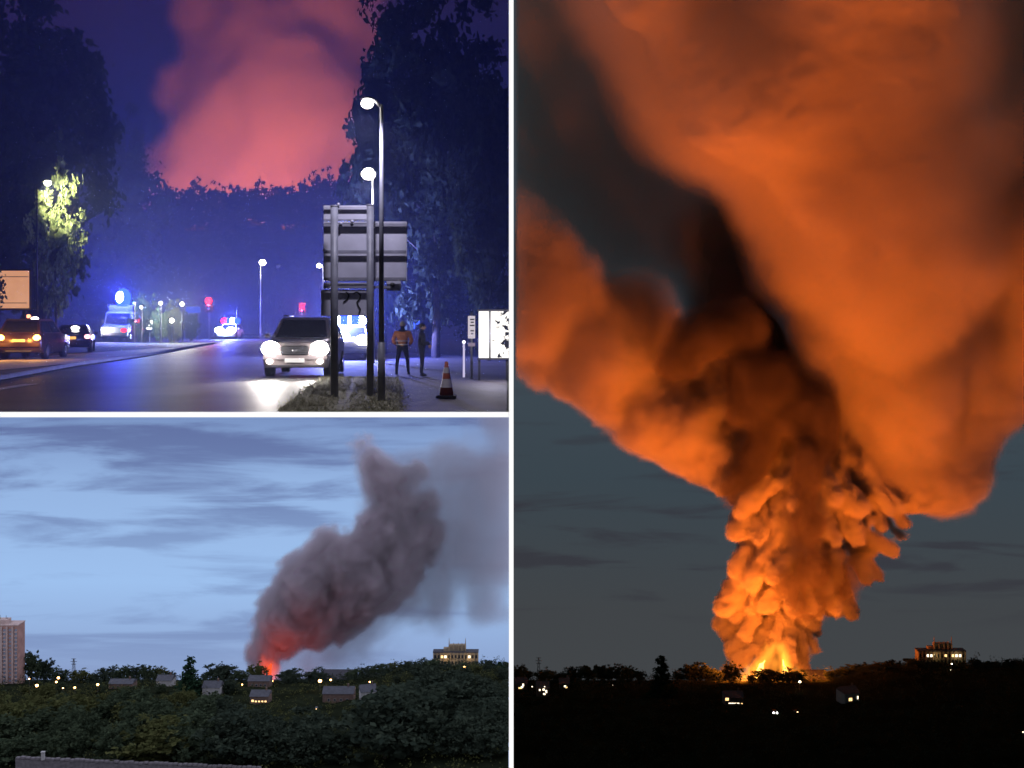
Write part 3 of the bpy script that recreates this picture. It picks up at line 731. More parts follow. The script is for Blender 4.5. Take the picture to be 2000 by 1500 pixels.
# emergency vehicle with a tall beacon
g = G(214, 668)
t = empty('ambulance', (g.x, g.y+3, 0), .05); tag(t, 'dark tall ambulance under a bright blue beacon on the left of the road', 'ambulance')
paint_amb = mat('ambulance paint', (.10, .11, .10), .4, .1, 2)
MB().box((0, 1.6, 1.75), (2.2, 4.2, 2.6), bev=.12).build('body', paint_amb, t)
c = MB(); c.prism([Vector((-1.05, -.55, .45)), Vector((-1.05, -2.3, .45)), Vector((-1.05, -2.35, 1.2)), Vector((-1.05, -1.5, 1.45)), Vector((-1.05, -1.0, 2.4)), Vector((-1.05, -.55, 2.5))], (2.1, 0, 0)); c.build('cab', paint_amb, t)
MB().prism([Vector((-.92, -1.52, 1.5)), Vector((.92, -1.52, 1.5)), Vector((.92, -1.06, 2.32)), Vector((-.92, -1.06, 2.32))], (0, -.02, .01)).build('windscreen', M_glass, t)
for s in (-1, 1):
    for y in (-1.5, 2.5):
        w = MB().tube((s*.82, y, .4), (s*1.08, y, .4), .4, None, 18).build('wheel', M_rubber, t, True); MB().tube((s*1.0, y, .4), (s*1.1, y, .4), .22, None, 12).build('rim', M_chrome, w)
    MB().ball((s*.78, -2.36, .95), .2, 1.2, .4, .8).build('headlight', M_lampw if s < 0 else M_red, t, True)
    MB().box((s*1.22, -1.35, 1.7), (.2, .12, .35), bev=.04).build('wing_mirror', M_black, t)
MB().box((0, -2.38, .62), (1.9, .12, .25), bev=.04).build('bumper', M_black, t)
mast = MB().tube((0, -.2, 3.0), (0, -.2, 3.7), .05, None, 8).build('beacon_mast', M_black, t)
MB().ball((.1, -.2, 3.6), .78, .85, .6, 1.1).build('beacon', M_blue, mast, True)
MB().ball((-.05, -.55, 3.7), .42, .8, .5, 1.15).build('beacon_core', M_bluew, mast, True)
lamp(t, (.1, -1.1, 4.0), (.04, .06, 1), 13000, .3); lamp(t, (-.7, -2.9, 1.0), (1, .9, 1), 500, .2)

# ------------------------------------------------------------------ people
M_trouser = mat('navy trousers', (.02, .022, .045), .85, .2, 20); M_hivis = mat('orange jacket', (.55, .20, .09), .7, .12, 8); M_band = mat('reflective band', (.55, .52, .5), .4, .08)
M_skin = mat('skin', (.42, .25, .18), .55, .1, 8); M_hair = mat('dark hair', (.03, .022, .016), .8, .3, 30); M_coat = mat('dark coat', (.03, .032, .05), .8, .2, 15); M_shoe = mat('black boots', (.015, .015, .016), .6, .1); M_cap = mat('pale cap', (.4, .38, .34), .7, .1)
def skin(name, pts, edges, root, m, parent, sub=2):
    me = bpy.data.meshes.new(name); me.from_pydata([p[:3] for p in pts], edges, []); o = link(bpy.data.objects.new(name, me), parent)
    md = o.modifiers.new('skin', 'SKIN'); md.use_smooth_shade = True
    for v, p in zip(me.skin_vertices[0].data, pts): v.radius = (p[3], p[4] if len(p) > 4 else p[3]); v.use_root = False
    me.skin_vertices[0].data[root].use_root = True
    s = o.modifiers.new('sub', 'SUBSURF'); s.levels = sub; s.render_levels = sub
    me.materials.append(m); return o
def person(loc, rz, label, jacket, hat, H=1.0, arm=0.0, stride=.16):
    t = empty('person', loc, rz); tag(t, label, 'person'); t.scale = (H, H, H)
    # body faces -y
    pts = [(0, 0, .98, .155, .12), (0, 0, 1.2, .15, .11), (0, .01, 1.42, .17, .11), (0, .0, 1.53, .06), (0, -.02, 1.62, .075, .085), (0, -.02, 1.72, .085, .1)]
    ed = [(0, 1), (1, 2), (2, 3), (3, 4), (4, 5)]
    for s in (-1, 1):
        i = len(pts); pts += [(s*.1, 0, .9, .1), (s*stride*.85, -.01, .5, .068), (s*stride, .02, .1, .05), (s*(stride+.01), -.13, .04, .045, .035)]; ed += [(0, i), (i, i+1), (i+1, i+2), (i+2, i+3)]
        i = len(pts); pts += [(s*.2, 0, 1.42, .065), (s*(.27+arm*.1), .02-arm*.05, 1.14, .05), (s*(.24-arm*.1), -.1-arm*.18, .92+arm*.2, .038)]; ed += [(2, i), (i, i+1), (i+1, i+2)]
    skin('body', pts, ed, 0, M_trouser, t)
    # jacket
    jp = [(0, 0, .9, .19, .145), (0, 0, 1.15, .185, .14), (0, .01, 1.42, .195, .135), (0, 0, 1.5, .1, .1)]; je = [(0, 1), (1, 2), (2, 3)]
    for s in (-1, 1):
        i = len(jp); jp += [(s*.22, 0, 1.42, .085), (s*(.29+arm*.1), .02-arm*.05, 1.14, .07), (s*(.26-arm*.1), -.08-arm*.16, .96+arm*.2, .058)]; je += [(2, i), (i, i+1), (i+1, i+2)]
    j = skin('jacket', jp, je, 0, jacket, t)
    if jacket is M_hivis:
        for z in (1.0, 1.12): 
            b = MB(); n = 20; rr = [[Vector((.222*math.cos(a*2*PI/n), .178*math.sin(a*2*PI/n), z+dz)) for a in range(n)] for dz in (0, .04)]
            b.loft(rr, True).build('reflective_band', M_band, j, True)
    hd = MB().ball((0, -.03, 1.68), .1, .82, .98, 1.2, 16, 12).build('head', M_skin, t, True)
    MB().ball((0, -.135, 1.665), .018, .8, 1, 1.4).build('nose', M_skin, hd, True)
    for s in (-1, 1):
        MB().ball((s*.034, -.118, 1.695), .011).build('eye', M_shoe, hd, True); MB().ball((s*.083, -.02, 1.675), .024, .4, .8, 1.3).build('ear', M_skin, hd, True)
        hx, hy, hz_ = s*(.24-arm*.1), -.1-arm*.18, .9+arm*.2
        h = MB().ball((hx, hy, hz_-.03), .042, .6, .85, 1.2).build('hand', M_skin, t, True)
        for k in range(4): MB().tube((hx+s*.002, hy-.028+k*.018, hz_-.06), (hx-s*.012, hy-.035+k*.018, hz_-.125+.008*abs(k-1.4)), .009, .007, 6).build('finger', M_skin, h)
        MB().tube((hx, hy-.03, hz_-.02), (hx-s*.015, hy-.06, hz_-.075), .01, .008, 6).build('thumb', M_skin, h)
        MB().ball((s*(stride+.005), -.05, .045), .06, .85, 2.0, .75).build('boot', M_shoe, t, True)
    MB().box((0, -.116, 1.63), (.04, .01, .008)).build('mouth', M_hair, hd)
    MB().ball((0, -.015, 1.715), .105, .86, 1.0, .98).build('cap' if hat else 'hair', M_cap if hat else M_hair, hd, True)
    return t
g = G(786, 732); person(g, PI, 'person in an orange high visibility jacket and dark trousers seen from behind', M_hivis, True, .9, .3, .2)
g = G(824, 735); person(g, PI*.55, 'person in dark clothes standing right of the orange jacket', M_coat, False, .86, .9, .1)

# ------------------------------------------------------------------ cone, hoarding, billboard, small signs
g = G(872, 777); t = empty('traffic_cone', g); tag(t, 'orange and white traffic cone standing on the footpath', 'traffic cone')
M_cone = mat('cone orange', (.42, .10, .06), .5, .1); M_cw = mat('cone white band', (.65, .6, .6), .5, .1)
MB().box((0, 0, .03), (.42, .42, .06), bev=.015).build('base', M_rubber, t)
MB().tube((0, 0, .06), (0, 0, .76), .15, .03, 20).build('cone_body', M_cone, t, True)
for z0, z1 in ((.22, .40), (.52, .64)):
    f = lambda z: .15-.12*(z-.06)/.7+.004
    MB().tube((0, 0, z0), (0, 0, z1), f(z0), f(z1), 20, False).build('white_band', M_cw, t, True)
# lit white hoarding at the right edge
M_board = emit('lit white board', (1, .95, .88), 1.55)
mb, nt, out = nodes('lit hoarding speckle')
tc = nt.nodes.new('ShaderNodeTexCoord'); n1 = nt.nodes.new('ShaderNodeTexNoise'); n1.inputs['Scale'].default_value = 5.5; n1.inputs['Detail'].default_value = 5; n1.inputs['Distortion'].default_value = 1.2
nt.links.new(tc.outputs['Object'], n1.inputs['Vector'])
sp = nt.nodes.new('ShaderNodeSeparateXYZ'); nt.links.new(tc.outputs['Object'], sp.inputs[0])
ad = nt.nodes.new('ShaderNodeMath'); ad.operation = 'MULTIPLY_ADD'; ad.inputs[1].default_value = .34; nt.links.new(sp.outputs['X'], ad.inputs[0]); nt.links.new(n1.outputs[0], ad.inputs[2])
rr = nt.nodes.new('ShaderNodeValToRGB'); rr.color_ramp.elements[0].position = .60; rr.color_ramp.elements[0].color = (1, .95, .88, 1); rr.color_ramp.elements[1].position = .63; rr.color_ramp.elements[1].color = (.02, .02, .03, 1)  # white board with black speckles, thicker towards the right
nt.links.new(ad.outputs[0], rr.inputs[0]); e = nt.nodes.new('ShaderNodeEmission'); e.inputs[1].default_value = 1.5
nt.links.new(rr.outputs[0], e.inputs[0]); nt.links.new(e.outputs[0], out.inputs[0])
Yh = 30.; a = P(934, 608, Yh); b_ = P(1000, 699, Yh); t = empty('hoarding', ((a.x-.06)/2, Yh, 0)); tag(t, 'bright white lit hoarding of two panels at the right edge', 'hoarding')
cx = (a.x-.06)/2
def hb(x0, x1, m, z0=b_.z, z1=a.z, nm='panel'):
    xa_, xb_ = P(x0, 600, Yh).x, min(P(x1, 600, Yh).x, -.07)
    return MB().box(((xa_+xb_)/2-cx, 0, (z0+z1)/2), (xb_-xa_, .06, z1-z0), bev=.006).build(nm, m, t)
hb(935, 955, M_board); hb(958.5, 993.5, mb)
hb(932, 994, M_black, a.z+.005, a.z+.05, 'frame'); hb(932, 994, M_black, b_.z-.05, b_.z-.005, 'frame'); hb(955.4, 958.1, M_black, nm='mullion')
for x in (936, 990): MB().box((P(x, 600, Yh).x-cx, .06, b_.z/2-.03), (.06, .06, b_.z-.06)).build('leg', M_black, t)
lamp(t, (0, -.8, 1.3), (.9, .85, 1), 140, .3)
# narrow notice with lettering beside it
Yn = 31.; a = P(914, 617, Yn); b_ = P(928, 661, Yn); t = empty('notice_board', ((a.x+b_.x)/2, Yn, 0)); tag(t, 'narrow pale notice on a post left of the white hoarding', 'notice board')
w = b_.x-a.x
MB().box((0, 0, (a.z+b_.z)/2), (w, .04, a.z-b_.z), bev=.006).build('panel', emit('lit notice', (.8, .72, .8), .75), t)
for z, l in ((.1, .6), (.18, .45), (.27, .65), (.42, .5), (.5, .3)):
    MB().box((.02, -.024, a.z-z), (w*l, .006, .035)).build('print_line', M_black, t)
MB().box((0, -.001, P(0, 673, Yn).z), (w, .04, .1), bev=.005).build('lower_plate', emit('lit lower plate', (.5, .4, .55), .5), t)
MB().tube((0, .05, -.02), (0, .05, a.z+.1), .035, None, 10).build('post', M_steel, t, True)
Yr = 32.; a = P(906, 664, Yr); t = empty('bollard', (a.x, Yr, 0)); tag(t, 'slim white lit bollard left of the narrow notice', 'bollard')
MB().tube((0, 0, -.02), (0, 0, a.z-.1), .032, .028, 12).build('shaft', emit('lit bollard', (.75, .68, .95), .8), t, True); MB().ball((0, 0, a.z-.06), .05).build('cap', emit('bollard cap', (1, .95, 1), 2), t, True)
# blue lit P sign
p = P(813, 632, 60); t = empty('parking_sign', (p.x, 60, 0)); tag(t, 'glowing blue letter P sign behind the two people', 'sign')
tx = bpy.data.curves.new('letter', 'FONT'); tx.body = 'P'; tx.size = .75; tx.extrude = .02; tx.align_x = 'CENTER'; tx.materials.append(emit('blue sign light', (.05, .12, 1), 2.2))
fo_ = link(bpy.data.objects.new('letter', tx)); lme = bpy.data.meshes.new_from_object(fo_.evaluated_get(bpy.context.evaluated_depsgraph_get())); bpy.data.objects.remove(fo_); lme.name = 'letter'
lt = part('letter', lme, t); lt.location = (0, -.05, p.z-.27); lt.rotation_euler = (PI/2, 0, 0)
MB().box((0, 0, p.z), (.66, .05, .74), bev=.02).build('panel', mat('blue sign panel', (.01, .015, .12), .5, .1), t); MB().tube((0, .06, -.02), (0, .06, p.z+.3), .04, None, 8).build('post', M_grey, t, True)
# orange billboard on the left
Yo = 48.; a = P(-22, 529, Yo); b_ = P(58, 602, Yo); t = empty('billboard', ((a.x+b_.x)/2, Yo, 0)); tag(t, 'orange lit billboard partly hidden by leaves at the left edge', 'billboard')
w = b_.x-a.x; h = a.z-b_.z; zc = (a.z+b_.z)/2
MB().box((0, 0, zc), (w+.16, .1, h+.16), bev=.02).build('frame', M_black, t)
mo, nt, out = nodes('billboard print'); tc = nt.nodes.new('ShaderNodeTexCoord'); sp = nt.nodes.new('ShaderNodeSeparateXYZ'); nt.links.new(tc.outputs['Generated'], sp.inputs[0])
wv = nt.nodes.new('ShaderNodeTexNoise'); wv.inputs['Scale'].default_value = 2.2; wv.inputs['Detail'].default_value = 3; nt.links.new(tc.outputs['Generated'], wv.inputs['Vector'])
rr = nt.nodes.new('ShaderNodeValToRGB'); rr.color_ramp.elements[0].color = (.62, .27, .12, 1); rr.color_ramp.elements[1].color = (.80, .40, .22, 1); nt.links.new(wv.outputs[0], rr.inputs[0])
e = nt.nodes.new('ShaderNodeEmission'); e.inputs[1].default_value = .95; nt.links.new(rr.outputs[0], e.inputs[0]); nt.links.new(e.outputs[0], out.inputs[0])
MB().box((0, -.06, zc), (w, .03, h)).build('panel', mo, t)
for k, l in ((.16, .98), (.86, .9)): MB().box((0, -.08, zc+h*(.5-k)), (w*l, .012, .03)).build('print_line', mat('print brown', (.06, .03, .025), .6, .1), t)
for s in (-.35, .35): MB().box((w*s, .1, (zc-h/2)/2), (.14, .1, zc-h/2)).build('leg', M_black, t)
# leafy branch hanging in front of the billboard
bc = np.array([[rng.uniform(-1.25, -.1), -.5+rng.normal(0, .1), zc+rng.uniform(-.75, .75)] for _ in range(40)]); bc[:, 0] -= np.abs(bc[:, 2]-zc)*.3
V, Q = leaf_cloud(bc, 30, np.full(40, .16), .2); ob = tag(link(bpy.data.objects.new('branch', np_mesh('branch', V+np.array([t.location.x, Yo, 0]), Q, [M_leaf_dark]))), 'dark leafy branch hanging across the left half of the orange billboard', 'branch')
# bushes and lights far along the left side of the road
def bush(px, top, w, gy, label, m=0):
    g = G(px, gy); H = P(px, top, g.y).z; t = empty('bush', g, trnd.uniform(0, 6)); t.scale = (w/F*g.y/11, w/F*g.y/11, H/12); tag(t, label, 'bush'); part('stems', FAR_TRUNK[0], t); part('foliage', FAR[m], t)
bush(284, 572, 56, 668, 'bush lit teal blue right of the ambulance', 0); bush(340, 584, 46, 668, 'bush lit greenish white in the middle distance', 3); bush(312, 598, 30, 669, 'small bush between the teal lit and white lit bushes', 2); bush(372, 604, 40, 667, 'dim bush left of the red traffic light', 1)
def floodlight(px, py, gy, label, col, e, r, lm):
    g = G(px, gy); p = P(px, py, g.y); t = empty('floodlight', g); tag(t, label, 'floodlight')
    MB().tube((0, .08, -.02), (0, .08, p.z), .05, None, 8).build('post', M_grey, t); MB().box((0, .03, p.z), (r*2.3, .12, r*2.3), bev=.02).build('housing', M_black, t); MB().ball((0, -.05, p.z), r, 1, .5, 1).build('lens', lm, t, True)
    lamp(t, (0, 1.3, p.z+.1), col, e*3, .1)
floodlight(314, 592, 670.5, 'small white floodlight left of the white lit bush', (1, 1, 1), 300, .12, M_lampw)
floodlight(356, 594, 670.5, 'white floodlight at the upper right of the white lit bush', (1, .97, .85), 420, .15, M_lampw)
floodlight(336, 626, 670.5, 'white floodlight low in the middle of the lit bush', (1, 1, .85), 420, .17, M_lampw)
floodlight(276, 600, 670.5, 'small pinkish white light beside the teal lit bush', (1, .8, .8), 300, .1, M_lampw)
floodlight(262, 592, 670.5, 'teal light shining into the bush by the ambulance', (.25, .6, 1), 700, .1, emit('teal light', (.3, .6, 1), 5))
g = G(292, 668); p = P(292, 632, g.y); t = empty('lit_sign', g); tag(t, 'small upright white lit sign beyond the dark hatchback', 'sign')
MB().box((0, 0, p.z), (.46, .08, .95), bev=.03).build('panel', emit('white sign light', (1, .98, .85), 4), t); MB().tube((0, .05, -.02), (0, .05, p.z), .05, None, 8).build('post', M_grey, t)
g = G(377, 666); p = P(377, 605, g.y); t = empty('direction_sign', g); tag(t, 'dim blue rectangular sign left of the red traffic light', 'sign')
MB().box((0, 0, p.z), (1.25, .06, .55), bev=.03).build('panel', emit('blue sign face', (.05, .1, .75), .8), t)
for s in (-.4, .4): MB().tube((s, .06, -.02), (s, .06, p.z), .04, None, 8).build('post', M_grey, t)
# smoky night air over the street
hz = MB()
z1 = CZ+(HZ+150)/F*118
V = [(-14, YF+.2), (DX0-.02, YF+.2), (DX0-.02, 119), (-66, 119)]
hz.prism([Vector((x, y, -.5)) for x, y in V], (0, 0, z1+.5))
mh, nt, out = nodes('smoky air'); d = nt.nodes.new('ShaderNodeVolumePrincipled'); d.inputs['Color'].default_value = (.50, .58, 1, 1); d.inputs['Density'].default_value = HAZE_A
nt.links.new(d.outputs[0], out.inputs['Volume'])
if HAZE_A > 0: tag(hz.build('haze', mh), 'thin smoky night air filling the street', 'haze', kind='stuff')
clock('street objects')
# ------------------------------------------------------------------ the valley seen twice: at dusk (left) and at night (right)
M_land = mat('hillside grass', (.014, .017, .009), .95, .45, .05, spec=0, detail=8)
M_brick = mat('tower brick', (.42, .24, .19), .85, .2, .25, detail=8)
M_brick2 = mat('tower pale brick', (.5, .37, .32), .85, .18, .3, detail=8)
M_stone = mat('hall stone', (.30, .24, .16), .85, .2, .3, detail=6)
M_slate = mat('slate', (.06, .06, .07), .7, .25, .6)
M_wall = mat('white render', (.40, .38, .35), .8, .1, .5)
M_bwall = mat('brown brick wall', (.16, .10, .075), .85, .25, .8)
M_win = mat('dark window', (.03, .035, .05), .2, .1)
M_winB = mat('pale window', (.25, .27, .33), .3, .1)
M_lit = emit('lit window', (1, .62, .25), 2.2); M_litw = emit('lit window white', (1, .85, .6), 2.6)
M_sod = emit('sodium lamp', (1, .50, .16), 14); M_pole = mat('lamp post', (.1, .1, .1), .6, .1)
RY = (380, 430, 480, 540, 600, 650, 690, 725, 760, 800, 900, 1000)
RP = (1590, 1492, 1452, 1412, 1378, 1353, 1338, 1331, 1328, 1331, 1350, 1372)
def gpy(xb, Y):
    p = float(np.interp(Y, RY, RP)); h = min(1, max(0, (xb-640)/210.)); h = h*h*(3-2*h)
    k = min(1, max(0, (Y-380)/220.))
    return p-(h*(28*k+12*(1-k)))*(1 if Y < 780 else max(0, 1-(Y-780)/200))
def gY(xb, py):
    ys = np.linspace(395, 726, 200); return float(ys[np.argmin([abs(gpy(xb, y)-py) for y in ys])])
class Land:
    def __init__(s, c): s.c = c; s.k = 1.056 if c else 1.0
    def x(s, px): return 900+1.056*px if s.c else px
    def y(s, py): return 1320+(py-1320)*s.k
    def p(s, px, py, Y): return P(s.x(px), s.y(py), Y)
    def g(s, px, Y): return s.p(px, gpy(px, Y), Y)
    def size(s, px, Y): return px*s.k/F*Y
    def terrain(s, label, m):
        xs = np.linspace(97.7 if s.c else -95, 1140 if s.c else 993.2, 70)
        ys = sorted(set(list(RY)+[405, 455, 510, 570, 625, 670, 707, 742, 780, 850])); V = []; Q = []
        for Y in ys:
            for x in xs:
                q = s.g(x, Y); q.z += 1.2*math.sin(x*.09+Y*.021)*math.cos(x*.031-Y*.05)*(.3 if Y > 640 else 1)
                V.append(q)
        n = len(xs)
        for j in range(len(ys)-1):
            for i in range(n-1): Q.append((j*n+i, j*n+i+1, (j+1)*n+i+1, (j+1)*n+i))
        o = link(bpy.data.objects.new('hillside', np_mesh('hillside', V, Q, [m], True))); return tag(o, label, 'hillside', kind='structure')
    def tree(s, px, top, w, Y, label, kind='far', var=None, group=None):
        q = s.g(px, Y); H = s.p(px, top, Y).z-q.z
        return tree('tree', (q.x, q.y, q.z-.2), H*1.03, s.size(w*1.25, Y), label, kind, var, group)
    def lampdot(s, px, py, Y, label, col=(1, .52, .18), e=40, r=.55, m=None, group=None):
        q = s.g(px, Y); h = s.p(px, py, Y).z-q.z; h = max(h, 2.5)
        t = empty('street_lamp', (q.x, q.y, s.p(px, py, Y).z-h)); tag(t, label, 'street lamp', group)
        MB().tube((0, .15, -.6), (0, .15, h+.1), .09, .06, 6).build('pole', M_pole, t)
        MB().ball((0, 0, h), r, 1, .8, .8, 8, 6).build('lamp_head', m or M_sod, t, True)
        if e: lamp(t, (0, -1.2, h), col, e, .3)
        return t
    def house(s, px, py0, py1, w, Y, label, wall, roof=M_slate, wins=(), rz=0.0, base=None, depth=9.0, glow=None):
        """py0 roof ridge, py1 wall foot (pixels)"""
        Y = gY(px, py1); c = s.p(px, py1, Y); hh = s.p(px, py0, Y).z-c.z; W = s.size(w, Y); e = hh*.62
        t = empty('house', c, rz); tag(t, label, 'house')
        MB().box((0, depth/2, e/2-1), (W, depth, e+2)).build('wall', wall, t)
        b = MB(); b.prism([Vector((-W/2-.3, -.4, e)), Vector((-W/2-.3, depth+.4, e)), Vector((-W/2-.3, depth/2, hh))], (W+.6, 0, 0)); r = b.build('roof', roof, t)
        MB().box((W*.3, depth/2, hh+.4), (.9, .9, 1.8)).build('chimney', M_bwall, r)
        for (u, v, ww, wh, m) in wins:
            f = MB().box((u*W/2, -.03, v*e), (ww, .08, wh)).build('window', M_wall, t); MB().box((u*W/2, -.09, v*e), (ww*.82, .05, wh*.82)).build('pane', m, f)
        return t
def hall(L, lit, label):
    """long stone hall with a pinnacled tower on the wooded rise"""
    Y = 742; c = L.p(890, 1312, Y); u = lambda px: L.size(px, Y)
    t = empty('hall', c); tag(t, label, 'hall')
    zt = L.p(890, 1275, Y).z-c.z; z2 = L.p(890, 1262, Y).z-c.z; zp = L.p(890, 1251, Y).z-c.z
    MB().box((0, 3, zt/2), (u(88), 6, zt)).build('main_block', M_stone, t)
    MB().box((0, 3, zt+.35), (u(89), 6.6, .7)).build('parapet', M_slate, t)
    MB().box((u(3), 3.5, (zt+z2)/2+.35), (u(30), 3.5, z2-zt-.3)).build('tower', M_stone, t)
    MB().box((-u(18), 3.4, zt+.7+(z2-zt)*.2), (u(12), 4, (z2-zt)*.4)).build('side_block', M_stone, t)
    for x in (-u(13), -u(4), u(5), u(12), u(19)):
        zz = zp+1.2 if x in (-u(13), u(19)) else (zp+z2)/2
        MB().box((x, 1.5, (zt+z2)/2+.4), (u(2.2), 1.6, z2-zt-1.0)).tube((x, 1.5, z2-.4), (x, 1.5, zz), u(1.3), .12, 6).build('pinnacle', M_stone, t)
    n = 13; lits = {2: M_litw, 3: M_litw, 7: M_lit, 9: M_lit, 10: M_litw, 11: M_litw} if L.c else {2: M_lit, 3: M_litw, 10: M_litw}
    zw = L.p(890, 1281, Y).z-c.z-.6
    me = MB().box((0, 0, 0), (1.25, .1, 2.2)).mesh('window', M_win)
    for i in range(n):
        x = u(-40+i*80/(n-1)); o = part('window', me, t); o.location = (x, -.06, zw)
        if i in lits:
            MB().box((x, -.14, zw), (1.5, .06, 1.7)).build('lit_pane', lits[i], t)
        o2 = part('window', me, t); o2.location = (x, -.06, zw-4.2)
    for i in range(n+1):
        x = u(-43+i*86/n); MB().box((x, -.3, zt/2), (.7, .6, zt)).build('buttress', M_stone, t)
    if L.c: lamp(t, (u(-12), -3, zw), (1, .75, .35), 260, .5); lamp(t, (u(26), -3, zw), (1, .8, .45), 320, .5)
    else: lamp(t, (u(-18), -3.5, zw-1), (1, .65, .28), 420, .5); lamp(t, (u(26), -3.5, zw-1), (1, .7, .35), 420, .5); lamp(t, (u(0), -6, zw-4), (1, .75, .4), 380, .5)
def pylon(L, label):
    Y = 750; c = L.g(144, Y); h = L.p(144, 1286, Y).z-c.z; t = empty('pylon', c); tag(t, label, 'pylon')
    b = MB(); w = 1.5
    for sx in (-1, 1):
        for sy in (-1, 1): b.tube((sx*w, sy*w, -.5), (sx*.25, sy*.25, h), .16, .1, 5)
    for k in range(6):
        z = h*k/6; f = w-(w-.25)*k/6; z2 = h*(k+1)/6; f2 = w-(w-.25)*(k+1)/6
        for s in (-1, 1): b.tube((-f, s*f, z), (f2, s*f2, z2), .07, None, 4); b.tube((f, s*f, z), (-f2, s*f2, z2), .07, None, 4)
    b.build('lattice_mast', M_pole, t)
    for z, l in ((h*.98, 1.6), (h*.86, 2.2), (h*.74, 1.7)): MB().box((0, 0, z), (l*2, .25, .28)).build('cross_arm', M_pole, t)
BT = Land(False); CT = Land(True)
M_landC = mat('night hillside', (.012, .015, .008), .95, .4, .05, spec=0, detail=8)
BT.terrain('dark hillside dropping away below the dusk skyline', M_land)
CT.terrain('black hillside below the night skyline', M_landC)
# skyline trees: (px, top, width, depth, kind, dusk words)
SKY_T = [
 (62, 1270, 36, 715, 'far', 'large dark tree against the right side of the brick tower'),
 (88, 1284, 30, 722, 'far', 'second dark tree right of the brick tower'),
 (116, 1303, 30, 705, 'far', 'third lower tree right of the brick tower'),
 (155, 1307, 36, 715, 'far', 'round tree just right of the pylon'),
 (183, 1315, 26, 722, 'far', 'low tree in the dip right of the round tree by the pylon'),
 (207, 1303, 36, 735, 'far', 'tree at the left end of the long tree row'),
 (236, 1300, 34, 728, 'far', 'second tree of the long tree row'),
 (262, 1298, 36, 738, 'far', 'third and tallest tree of the long tree row'),
 (288, 1299, 34, 730, 'far', 'fourth tree of the long tree row'),
 (312, 1302, 30, 738, 'far', 'fifth tree of the long tree row'),
 (332, 1311, 20, 728, 'far', 'small last tree of the long tree row beside the conifer'),
 (371, 1284, 46, 640, 'cone', 'tall dark conifer standing above its neighbours'),
 (402, 1311, 18, 725, 'far', 'small tree tucked right of the tall conifer'),
 (434, 1296, 62, 730, 'far', 'broad tree between the conifer and the fire'),
 (470, 1309, 34, 724, 'far', 'low tree left of the round tree by the fire'),
 (501, 1294, 34, 712, 'far', 'round tree directly left of the flames'),
 (568, 1308, 50, 712, 'far', 'wide round tree directly right of the flames'),
 (618, 1308, 42, 716, 'far', 'round tree right of the fire behind the bright lamp'),
 (690, 1306, 34, 722, 'far', 'first tree of the wood right of the fire'),
 (716, 1301, 36, 730, 'far', 'second tree of the wood right of the fire'),
 (744, 1297, 38, 724, 'far', 'third tree of the wood right of the fire'),
 (772, 1296, 34, 732, 'far', 'fourth tree of the wood right of the fire'),
 (797, 1291, 28, 722, 'far', 'fifth and highest tree of the wood right of the fire'),
 (812, 1292, 12, 728, 'cone', 'narrow pointed tree left of the hall rise'),
 (840, 1287, 40, 705, 'far', 'leafy tree below the left end of the hall'),
 (868, 1296, 36, 700, 'far', 'tree in front of the left half of the hall'),
 (900, 1298, 36, 700, 'far', 'tree in front of the middle of the hall'),
 (928, 1297, 30, 704, 'far', 'tree in front of the right end of the hall'),
 (954, 1289, 28, 716, 'far', 'first tree right of the hall'),
 (976, 1292, 20, 712, 'cone', 'pointed tree right of the hall'),
 (990, 1291, 18, 720, 'far', 'tree at the far right of the rise beyond the hall')]
for i, (px, top, w, Y, kd, words) in enumerate(SKY_T):
    BT.tree(px, top, w, Y, words+' at dusk', kd, i)
    if CT.x(px) > 1003: CT.tree(px, top, w, Y, 'black '+words.replace('dark ', '')+' at night', kd, i)
for i, (px, top, w, Y, kd) in enumerate([(1010, 1290, 20, 716, 'cone'), (1026, 1288, 24, 712, 'far'), (1044, 1287, 22, 720, 'cone')]):
    CT.tree(px, top, w, Y, 'black '+('first', 'second', 'last')[i]+' treetop at the right edge beyond the hall at night', kd, i)
CT.tree(104, 1302, 34, 700, 'faintly orange tree at the left edge of the night view', 'far', 3)
# small trees in front of the great fire
for i, (px, top, w) in enumerate([(538, 1316, 16), (556, 1313, 14), (590, 1311, 16), (604, 1309, 12), (626, 1313, 14)]):
    CT.tree(px, top, w, 708, ('tiny shrub', 'small bush', 'small spiky tree', 'thin tree', 'small round tree')[i]+' silhouetted against the great flames', 'far', i)
clock('skyline trees')
hall(BT, False, 'stone hall with pinnacled tower on the rise at dusk with two lit windows'); hall(CT, True, 'dark pinnacled hall at night with a row of lit windows')
pylon(BT, 'lattice pylon on the dusk skyline near the brick tower'); pylon(CT, 'lattice pylon on the night skyline at the left')
# long low flat roof right of the fire
for L, lab in ((BT, 'long low flat roofed building right of the lamps at dusk'), (CT, 'long low flat roofed building right of the great fire at night')):
    c = L.p(655, 1345, 745); t = empty('warehouse', c); tag(t, lab, 'warehouse'); W = L.size(66, 745); h = L.p(655, 1327, 745).z-c.z
    MB().box((0, 10, h/2-2), (W, 20, h+4)).build('wall', M_bwall, t); MB().box((0, 9.8, h+.25), (W+.8, 21, .5)).build('roof', M_slate, t)
    for k in range(5): MB().box((-W*.4+k*W*.2, -.05, h*.5), (1.6, .1, 1.4)).build('window', M_win, t)
